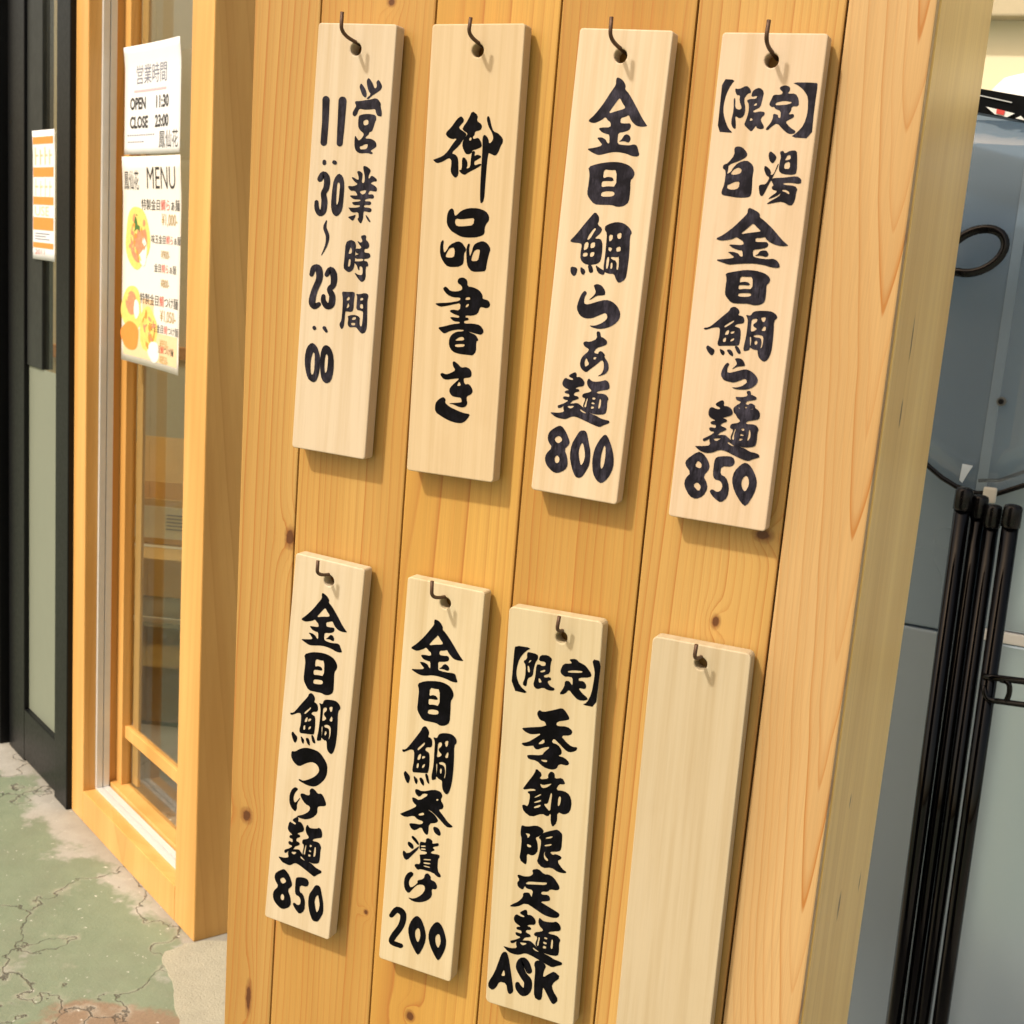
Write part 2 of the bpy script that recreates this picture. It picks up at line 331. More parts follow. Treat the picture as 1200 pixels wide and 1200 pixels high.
m_side = wood('pine_side_board', (0.94, 0.660, 0.240), (0.66, 0.39, 0.10), (0.55, 0.10), 0.012, 0.0058, 0.55, seed=23.0,  # base brighter than the front boards: missing side light put into the colour
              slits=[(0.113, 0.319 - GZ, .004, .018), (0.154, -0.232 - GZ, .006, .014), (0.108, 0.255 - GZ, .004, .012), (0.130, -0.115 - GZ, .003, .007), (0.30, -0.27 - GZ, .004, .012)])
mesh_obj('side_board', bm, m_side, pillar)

# ------------------------------------------------------------------ hanging plaques
def curve_mesh(loops, extrude=0.0, bevel=0.0, offset=0.0):
    cu = bpy.data.curves.new('tmp', 'CURVE'); cu.dimensions = '2D'; cu.fill_mode = 'BOTH'
    cu.extrude = extrude; cu.bevel_depth = bevel; cu.bevel_resolution = 2; cu.offset = offset
    for lp in loops:
        sp = cu.splines.new('POLY'); sp.points.add(len(lp)-1); sp.use_cyclic_u = True
        for p, q in zip(sp.points, lp): p.co = (q[0], q[1], 0, 1)
    o = bpy.data.objects.new('tmp', cu); C.objects.link(o)
    bpy.context.view_layer.update()
    me = bpy.data.meshes.new_from_object(o.evaluated_get(bpy.context.evaluated_depsgraph_get()))
    bpy.data.objects.remove(o); bpy.data.curves.remove(cu)
    return me
def chaikin(lp):
    out = []
    n = len(lp)
    for i in range(n):
        a, b = lp[i], lp[(i+1) % n]
        out.append((a[0]*.77+b[0]*.23, a[1]*.77+b[1]*.23)); out.append((a[0]*.23+b[0]*.77, a[1]*.23+b[1]*.77))
    return out
def to_front(me, bm, off=0.0, dx=0.0, dz=0.0):
    """curve plane (x right, y up, z out) -> (x, -z, y) added into bm."""
    vs = [bm.verts.new((v.co.x + dx, -v.co.z - off, v.co.y + dz)) for v in me.vertices]
    for p in me.polygons:
        try: bm.faces.new([vs[k] for k in p.vertices])
        except ValueError: pass
    bpy.data.meshes.remove(me)
PG, PT = 0.0040, 0.0149
def plaque_material(i, col, tone):
    n = NT('basswood'); co = n.coord(); off = (i*3.7, i*1.3, i*5.1)
    st = n.noise(n.scale(co, (110, 40, 3.0), off), 1.0, 4, 0.6); fi = n.noise(n.scale(co, (700, 300, 14), off), 1.0, 3)
    bg_ = n.noise(n.scale(co, (16, 16, 4), off), 1.0, 3)
    c = n.mix(n.math('MULTIPLY', bg_, 1.0), tuple(x*1.04 for x in col), tuple(x*t for x, t in zip(col, tone)))
    c = n.mix(n.math('MULTIPLY', n.math('SUBTRACT', st, 0.42, clamp=True), 2.1), c, tuple(x*t for x, t in zip(col, (0.80, 0.72, 0.58))))
    c = n.mix(n.math('MULTIPLY', n.math('SUBTRACT', fi, 0.45, clamp=True), 0.35), c, tuple(x*0.6 for x in col))
    sp = n.math('MULTIPLY', n.math('SUBTRACT', n.noise(n.scale(co, (150, 150, 90), off), 1.0, 2), 0.80), 20.0, clamp=True)
    c = n.mix(n.math('MULTIPLY', sp, 0.5), c, (0.28, 0.18, 0.09))
    sm = n.math('MULTIPLY', n.math('SUBTRACT', n.noise(n.scale(co, (26, 26, 11), (off[2], off[0], off[1])), 1.0, 4, 0.6), 0.54, clamp=True), 3.0, clamp=True)
    c = n.mix(n.math('MULTIPLY', sm, 0.30), c, tuple(x*t for x, t in zip(col, (0.74, 0.62, 0.46))))
    n.bump(fi, 0.16, 0.0004)
    return n.set(c, n.math('MULTIPLY_ADD', fi, 0.15, 0.48), Specular_IOR_Level=0.3)
INK = [
'492,510 516,529 544,562 559,592 560,629 543,634 515,615 493,573 478,540;565,461 589,477 618,513 636,550 654,546 659,524 649,497 670,473 693,495 715,528 706,559 668,585 612,618 585,646 563,645 565,635 603,604 575,573 556,528 550,485;447,668 497,665 556,654 607,647 650,634 681,642 713,675 714,706 731,754 730,790 712,790 685,784 668,757 663,734 647,728 615,734 541,739 507,732 492,738 482,756 474,784 453,803 429,792 425,767 443,736 460,710 443,683;494,792 529,780 581,773 625,774 670,781 680,818 668,837 658,881 642,925 613,931 611,951 583,974 577,987 636,987 675,1001 695,1021 701,1052 680,1069 638,1093 671,1110 655,1123 610,1113 536,1123 493,1107 471,1071 465,1015 467,974 474,970 495,994 513,1011 540,989 559,960 554,942 523,924 496,895 490,845|545,836 574,823 597,828 600,865 560,876 547,861|523,1062 552,1054 574,1040 611,1035 603,1076 570,1084 533,1086;586,1227 620,1234 660,1260 654,1286 643,1305 640,1334 651,1336 668,1309 694,1315 730,1337 728,1359 698,1358 663,1379 708,1392 739,1415 736,1447 698,1446 668,1442 656,1455 648,1478 700,1471 716,1495 704,1512 666,1511 622,1524 620,1540 676,1536 692,1551 679,1571 619,1572 613,1594 681,1593 701,1610 688,1636 624,1628 613,1636 615,1699 596,1744 572,1728 554,1700 568,1690 560,1640 504,1650 477,1639 448,1606 467,1608 538,1603 572,1591 570,1578 506,1583 484,1562 493,1555 571,1543 574,1527 502,1532 454,1504 473,1496 529,1496 536,1486 507,1453 462,1459 429,1426 439,1414 485,1416 536,1394 497,1374 460,1339 478,1333 517,1351 540,1356 533,1318 513,1282 541,1274 573,1291 578,1309 572,1379 602,1377 601,1320 582,1265 577,1237|556,1455 630,1438 618,1471 592,1482 573,1474;451,1692 507,1675 536,1664 524,1700 507,1726 467,1704;637,1656 665,1676 695,1712 692,1725 668,1711 643,1678;447,1922 499,1893 545,1906 559,1934 561,1963 558,2009 560,2059 558,2127 542,2170 504,2191 468,2177 441,2154 446,2053|505,1959 522,1987 519,2017 485,2024 492,1990|494,2069 514,2068 514,2131 490,2141 490,2108;600,1851 647,1837 663,1850 659,1880 692,1902 703,1934 687,1960 653,1963 653,1997 710,1996 723,2028 700,2047 656,2055 658,2072 692,2073 710,2113 677,2124 689,2232 654,2267 624,2255 564,2193 573,2188 604,2202 644,2203 652,2177 643,2127 612,2122 616,2163 600,2156 583,2120 556,2097 550,2085 609,2080 648,2072 646,2052 563,2063 555,2030 603,2014 563,2009 558,1967 609,1967 618,1950 586,1923 569,1895 605,1913 628,1899;442,2370 494,2369 578,2361 585,2386 579,2437 581,2522 564,2549 503,2547 494,2557 494,2617 490,2694 467,2721 444,2691 442,2665 460,2637 462,2534 459,2432|503,2428 522,2409 533,2421 530,2442 500,2449|505,2513 517,2473 527,2472 535,2501 511,2521;596,2376 634,2377 697,2358 733,2375 722,2423 729,2507 739,2675 723,2720 689,2736 652,2710 630,2687 610,2681 550,2692 528,2664 534,2612 522,2592 561,2575 610,2570 657,2586 655,2633 663,2667 683,2669 687,2596 687,2532 666,2526 611,2523 610,2451 612,2408|647,2409 676,2406 678,2427 644,2435|647,2468 676,2461 685,2507 649,2502|577,2595 614,2587 614,2612 570,2621|562,2648 611,2642 609,2668 573,2668;Q132,635 121,637 108,643 99,654 96,668 98,699 101,744 104,796 107,846 107,899 106,957 105,1010 105,1047 108,1059 117,1069 129,1075 138,1076 134,635 145,637 158,642 169,653 174,666 175,698 176,743 177,795 178,846 178,899 177,958 176,1011 175,1048 172,1060 162,1070 150,1075 141,1076;Q310,634 298,635 284,641 273,653 269,668 270,705 271,758 273,816 274,869 275,919 277,970 278,1014 279,1045 282,1057 291,1066 301,1071 310,1072 313,634 325,635 339,642 350,654 354,669 354,705 353,758 352,817 351,870 350,920 347,971 345,1015 344,1046 341,1057 332,1066 321,1071 312,1072;Q160,1198 155,1199 149,1202 143,1207 141,1214 141,1217 141,1222 140,1226 140,1229 142,1237 147,1243 154,1246 160,1247 162,1198 167,1199 174,1202 179,1207 181,1214 181,1217 181,1222 182,1226 182,1229 180,1237 174,1243 167,1246 162,1247;Q246,1209 245,1214 246,1221 251,1228 258,1232 260,1233 262,1234 265,1235 266,1235 276,1237 285,1235 292,1230 295,1226 247,1208 250,1204 257,1199 266,1197 275,1199 277,1199 279,1200 282,1201 283,1201 291,1206 296,1213 297,1220 296,1225;Q112,1397 120,1399 131,1398 143,1394 151,1386 159,1376 168,1362 176,1353 170,1356 155,1356 158,1358 163,1365 168,1372 170,1385 171,1404 170,1424 168,1441 165,1452 159,1464 150,1480 145,1500 146,1521 150,1539 154,1554 156,1569 156,1589 156,1612 154,1634 151,1647 149,1653 147,1655 149,1655 157,1656 159,1657 153,1653 144,1644 138,1636 134,1624 130,1609 128,1593 127,1582 124,1574 118,1568 110,1565 104,1565 110,1396 104,1392 98,1384 96,1374 99,1364 104,1353 113,1337 125,1319 152,1302 188,1306 208,1319 223,1336 233,1357 237,1379 238,1404 236,1428 232,1451 225,1471 214,1486 207,1496 205,1504 206,1513 211,1525 217,1543 222,1564 223,1587 223,1613 222,1639 217,1661 206,1681 190,1696 168,1706 141,1707 120,1696 106,1683 96,1667 88,1651 84,1632 82,1613 82,1596 82,1585 83,1577 89,1570 96,1566 102,1565;322,1308 370,1332 392,1401 393,1531 388,1629 359,1680 322,1699 280,1669 262,1605 264,1474 275,1365|329,1389 346,1404 344,1491 338,1583 317,1596 313,1482 314,1400;Q226,1739 225,1739 222,1740 220,1741 219,1743 214,1754 205,1770 197,1789 195,1810 200,1830 211,1849 221,1866 227,1880 230,1894 231,1909 232,1924 231,1939 229,1954 226,1969 221,1984 217,1998 211,2014 203,2031 197,2046 192,2057 192,2058 192,2060 193,2061 194,2061 227,1739 228,1740 230,1741 231,1743 231,1745 230,1757 229,1773 229,1790 231,1805 238,1818 247,1833 258,1852 266,1871 268,1891 267,1909 264,1926 260,1942 255,1958 249,1974 242,1989 234,2003 225,2019 215,2035 205,2050 199,2059 198,2061 196,2061 195,2061 194,2061;Q96,2267 103,2267 111,2265 119,2259 123,2251 128,2239 135,2222 143,2207 146,2205 145,2208 148,2209 145,2209 141,2207 145,2215 150,2233 154,2255 154,2276 148,2297 137,2323 124,2352 113,2382 104,2412 95,2443 89,2473 88,2500 94,2525 107,2544 126,2557 152,2565 180,2558 198,2546 210,2535 217,2528 223,2521 226,2513 225,2505 222,2500 94,2267 88,2265 82,2260 77,2253 77,2244 79,2232 81,2212 86,2190 98,2168 123,2153 150,2147 181,2151 207,2170 219,2194 225,2221 227,2251 225,2282 216,2312 202,2342 189,2369 179,2395 172,2422 167,2450 164,2475 163,2492 165,2500 167,2504 169,2506 163,2507 157,2509 166,2507 179,2501 189,2497 198,2493 208,2493 217,2496 221,2499;Q255,2251 262,2253 271,2253 281,2249 289,2242 297,2232 310,2218 320,2210 310,2215 293,2214 296,2218 302,2226 307,2237 311,2253 315,2274 316,2296 315,2310 313,2317 304,2326 289,2341 279,2366 286,2391 298,2408 306,2420 310,2430 310,2444 309,2462 307,2479 304,2488 302,2490 301,2491 302,2492 307,2494 305,2494 295,2486 284,2476 276,2467 273,2461 271,2452 271,2442 270,2434 268,2425 263,2419 255,2415 249,2414 254,2250 249,2247 244,2240 242,2231 245,2223 250,2211 258,2194 270,2174 300,2156 338,2163 356,2179 370,2197 379,2218 383,2242 385,2269 383,2296 378,2322 365,2345 348,2360 339,2367 338,2366 340,2367 350,2376 364,2392 376,2414 380,2438 381,2462 379,2486 373,2509 358,2529 336,2544 311,2551 282,2549 260,2537 245,2521 233,2504 224,2487 220,2470 221,2454 222,2442 224,2434 226,2426 233,2419 241,2415 247,2414;Q157,2721 153,2725 149,2731 148,2738 150,2745 151,2746 152,2748 153,2749 154,2750 160,2755 168,2758 176,2757 181,2755 158,2721 164,2719 172,2718 180,2721 186,2726 186,2727 187,2728 189,2730 189,2731 192,2738 191,2745 187,2751 183,2754;Q267,2713 263,2716 260,2723 259,2730 263,2737 269,2742 277,2749 285,2757 291,2762 296,2766 302,2767 308,2766 312,2764 268,2712 273,2710 281,2709 290,2710 296,2715 300,2721 306,2730 312,2739 316,2745 319,2751 319,2756 316,2761 313,2764;152,2874 209,2901 247,2977 261,3056 254,3164 228,3235 189,3251 130,3221 94,3117 83,3023 100,2927|174,2959 195,2983 199,3077 198,3158 176,3185 157,3149 152,3042;310,2878 367,2902 405,2985 413,3118 392,3214 339,3245 289,3214 263,3123 255,2976 273,2907|325,2961 343,2992 344,3059 339,3134 316,3146 306,3064 311,2983',
'338,766 365,788 369,813 347,835 320,868 386,903 403,917 396,939 366,975 343,1012 264,1083 307,1093 335,1121 344,1193 349,1266 322,1295 286,1268 267,1233 272,1181 268,1138 242,1124 185,1159 127,1175 87,1147 99,1140 182,1111 230,1066 275,1000 314,955 264,964 221,950 193,915 249,863 302,790;442,719 503,757 494,804 542,831 548,856 537,881 484,893 482,922 463,941 473,958 521,943 553,985 560,1020 512,1043 467,1053 465,1074 433,1089 403,1083 369,1026 367,990 381,953 404,931 411,909 368,889 358,868 411,795|442,941 456,951 449,970 432,970 431,956;467,1056 497,1058 492,1102 515,1087 549,1093 562,1107 519,1133 495,1145 498,1181 554,1161 571,1171 524,1202 444,1241 412,1264 378,1254 346,1226 379,1218 372,1120 397,1112 428,1147 431,1183 421,1209 457,1200 460,1117;577,913 616,947 628,997 662,960 659,925 640,890 609,848 588,791 594,759 615,769 637,840 661,889 707,902 755,944 757,979 739,1008 719,1066 693,1094 638,1072 626,1072 619,1148 616,1328 615,1474 584,1504 573,1461 567,1330 566,1150 566,1042 558,942;305,1552 324,1566 334,1609 349,1617 398,1569 466,1544 563,1540 641,1563 675,1604 675,1641 650,1672 637,1710 642,1752 616,1775 548,1794 464,1799 407,1793 356,1771 305,1746 262,1693 260,1612 278,1569|350,1639 403,1645 487,1632 532,1627 526,1688 450,1701 366,1707 342,1676;232,1830 246,1842 240,1892 256,1947 281,1915 306,1870 382,1833 425,1844 456,1879 471,1897 469,1916 453,1935 455,2016 439,2041 391,2060 299,2063 254,2028 213,1962 210,1863|351,1892 361,1935 353,1979 279,1983 271,1965 289,1927 312,1897;492,1846 507,1855 499,1895 511,1963 529,1918 536,1875 558,1843 626,1817 676,1836 711,1883 697,1926 682,2007 677,2075 632,2084 542,2091 496,2050 482,2001 472,1909 479,1866|576,1894 607,1895 604,1938 594,1994 528,1999 532,1961 549,1911;460,2144 503,2165 508,2221 567,2224 628,2246 664,2288 662,2318 726,2328 746,2371 715,2400 655,2389 643,2402 626,2455 569,2475 509,2476 507,2495 536,2493 542,2515 496,2526 498,2549 591,2541 659,2550 701,2599 678,2635 623,2629 545,2616 563,2623 623,2640 654,2685 629,2696 636,2786 603,2824 569,2823 458,2822 396,2805 360,2758 358,2697 381,2657 426,2627 494,2617 502,2605 442,2606 366,2624 308,2656 281,2643 235,2605 295,2592 387,2562 451,2553 454,2537 394,2538 354,2511 366,2500 443,2504 446,2485 398,2477 341,2452 370,2434 447,2439 451,2371 383,2388 308,2409 248,2421 195,2399 211,2390 331,2377 441,2353 447,2323 371,2328 309,2307 263,2261 283,2237 305,2243 341,2274 409,2273 459,2254 452,2221 404,2195 414,2156|498,2319 536,2312 546,2334 495,2342|507,2382 535,2369 529,2395 500,2409|415,2708 456,2674 498,2666 513,2695 466,2703|418,2745 451,2735 515,2729 517,2748 496,2757 428,2764;422,2890 460,2908 498,2943 540,2931 576,2939 603,2965 606,3009 582,3024 526,3033 536,3073 551,3088 579,3078 610,3101 630,3140 615,3171 573,3191 572,3223 585,3254 566,3288 531,3299 488,3294 443,3279 385,3276 506,3256 527,3247 514,3210 474,3211 424,3207 392,3172 397,3133 437,3090 491,3039 434,3048 356,3066 319,3057 291,3027 297,3011 315,3007 352,3018 394,3001 443,2971 415,2938 407,2901|489,3068 506,3096 496,3106 467,3109 476,3083;334,3220 364,3242 356,3272 401,3303 476,3327 556,3347 617,3347 602,3381 569,3423 534,3440 484,3443 411,3432 336,3404 260,3367 258,3289 289,3251',
'378,378 418,391 448,418 463,448 458,470 497,502 566,592 633,687 669,729 692,752 642,761 594,755 556,729 532,699 518,672 490,689 450,700 451,741 503,741 537,736 550,760 537,792 491,810 444,819 443,866 448,907 497,913 552,913 592,901 621,912 636,949 651,985 632,999 591,999 533,980 456,972 395,979 327,1000 286,1008 242,995 175,964 251,950 318,927 282,891 258,868 303,862 340,879 354,903 376,911 367,839 342,834 299,824 264,795 287,784 370,779 365,739 339,725 314,698 286,724 227,753 192,751 162,737 218,684 284,593 335,503 376,439 371,402|423,541 448,579 480,614 468,627 408,646 335,672 376,607 405,562;514,825 542,832 559,860 549,888 536,892 504,882 453,891 478,871 495,838;209,1109 290,1077 396,1056 483,1051 563,1068 606,1096 630,1134 616,1175 598,1190 607,1278 606,1368 567,1403 509,1416 458,1402 380,1408 301,1410 245,1360 225,1325 230,1243 230,1162|354,1119 414,1122 467,1117 477,1252 400,1253 348,1266 347,1221 366,1213 454,1209 440,1179 391,1176 354,1194|353,1306 405,1293 465,1293 473,1320 440,1336 352,1342;318,1468 357,1505 361,1537 350,1570 399,1602 389,1639 335,1690 389,1685 412,1710 421,1783 417,1866 390,1896 322,1912 271,1907 231,1874 225,1819 231,1745 200,1738 139,1739 115,1728 162,1677 231,1580 283,1511|324,1604 345,1606 328,1635 300,1693 272,1709 282,1667|254,1729 289,1721 290,1776 248,1799|308,1729 348,1716 349,1762 310,1774|250,1817 289,1809 293,1840 249,1849|314,1806 353,1798 348,1835 314,1846;148,1938 215,1945 211,1997 188,2022 154,1993;238,1929 292,1961 277,2004 245,1984;301,1909 342,1910 364,1967 325,1981;371,1902 419,1930 467,1948 456,1986 399,1969;421,1577 467,1551 524,1535 584,1541 637,1572 666,1611 650,1639 663,1778 662,1924 656,1998 602,2036 575,2015 548,1963 509,1967 463,1958 447,1936 450,1816 447,1707 443,1634 420,1609|464,1646 500,1643 499,1684 471,1705|532,1636 572,1616 576,1668 547,1675|472,1746 507,1752 496,1785 473,1773|541,1744 579,1732 584,1772 545,1780|467,1833 491,1826 489,1923 469,1929|501,1825 561,1824 574,1814 583,1923 564,1929 560,1856 508,1843|507,1875 522,1869 528,1919 509,1926;377,2075 409,2060 453,2071 487,2110 491,2145 462,2152 413,2161 375,2192 346,2205 388,2163 405,2130 388,2097;303,2126 327,2146 306,2184 308,2238 347,2242 419,2211 500,2183 560,2192 614,2228 646,2279 644,2334 601,2385 538,2420 472,2436 412,2431 376,2415 427,2413 483,2387 521,2356 535,2331 523,2301 505,2295 458,2320 394,2354 336,2361 282,2343 245,2285 255,2221 277,2156;449,2458 483,2454 497,2500 514,2501 555,2524 559,2555 523,2575 467,2598 446,2640 490,2646 491,2626 515,2615 553,2646 547,2663 590,2709 601,2763 577,2805 537,2826 504,2835 543,2806 555,2761 549,2714 529,2689 484,2738 430,2785 399,2817 354,2795 332,2758 338,2701 364,2666 395,2638 400,2614 356,2596 340,2570 359,2552 402,2554 465,2519|388,2691 400,2717 420,2742 385,2771 374,2744 374,2712|451,2675 480,2675 466,2697 449,2695;298,2824 314,2838 315,2869 344,2860 376,2877 398,2907 389,2936 337,2950 315,2966 351,2967 359,2985 313,3003 307,3026 350,3031 360,3046 338,3060 304,3073 288,3095 278,3108 232,3126 198,3153 175,3156 169,3135 189,3126 229,3106 268,3076 216,3074 211,3053 228,3045 271,3047 264,3020 228,3020 218,3007 234,2994 263,2987 207,2967 189,2941 199,2901 215,2885 246,2894 283,2898 287,2883 244,2873 248,2855;231,3117 289,3101 353,3086 385,3104 450,3145 500,3166 536,3171 580,3190 634,3196 661,3198 660,3220 616,3241 578,3266 535,3258 449,3234 374,3212 320,3206 258,3243 209,3244 160,3237 108,3208 119,3201 179,3198 238,3181 222,3149|259,3125 327,3115 311,3134 291,3144 272,3139|383,3135 415,3150 446,3165 416,3164 382,3149;427,2859 460,2883 501,2883 552,2870 580,2856 611,2868 626,2899 625,2932 568,2948 523,2963 513,2980 595,2975 631,3008 620,3037 625,3103 616,3149 535,3163 475,3158 411,3122 403,3101 422,3037 385,3031 391,3000 448,2981 470,2964 431,2936 414,2900|433,3033 442,3035 435,3075 434,3114 413,3111 425,3065|482,3018 512,3019 508,3037 481,3037|481,3060 508,3064 507,3078 477,3077|480,3096 507,3098 503,3115 477,3119|548,3023 563,3026 566,3078 558,3107 543,3106 546,3059;209,3304 241,3315 279,3357 318,3426 318,3457 277,3505 311,3566 326,3639 305,3687 235,3727 186,3719 126,3672 104,3624 108,3573 162,3507 119,3463 107,3420 119,3374 162,3333|206,3396 231,3402 251,3430 218,3464 189,3452 173,3426|216,3565 243,3592 240,3625 221,3640 200,3628 195,3590;402,3322 448,3312 470,3334 497,3417 523,3495 526,3601 498,3668 470,3720 439,3735 404,3728 362,3653 333,3556 338,3454 375,3373|437,3420 454,3449 477,3527 468,3591 446,3626 425,3567 411,3506 421,3448;630,3319 661,3330 703,3404 737,3492 746,3590 712,3690 654,3750 605,3729 564,3670 545,3566 553,3465 588,3378|636,3418 653,3421 662,3498 657,3592 638,3626 624,3591 621,3510',
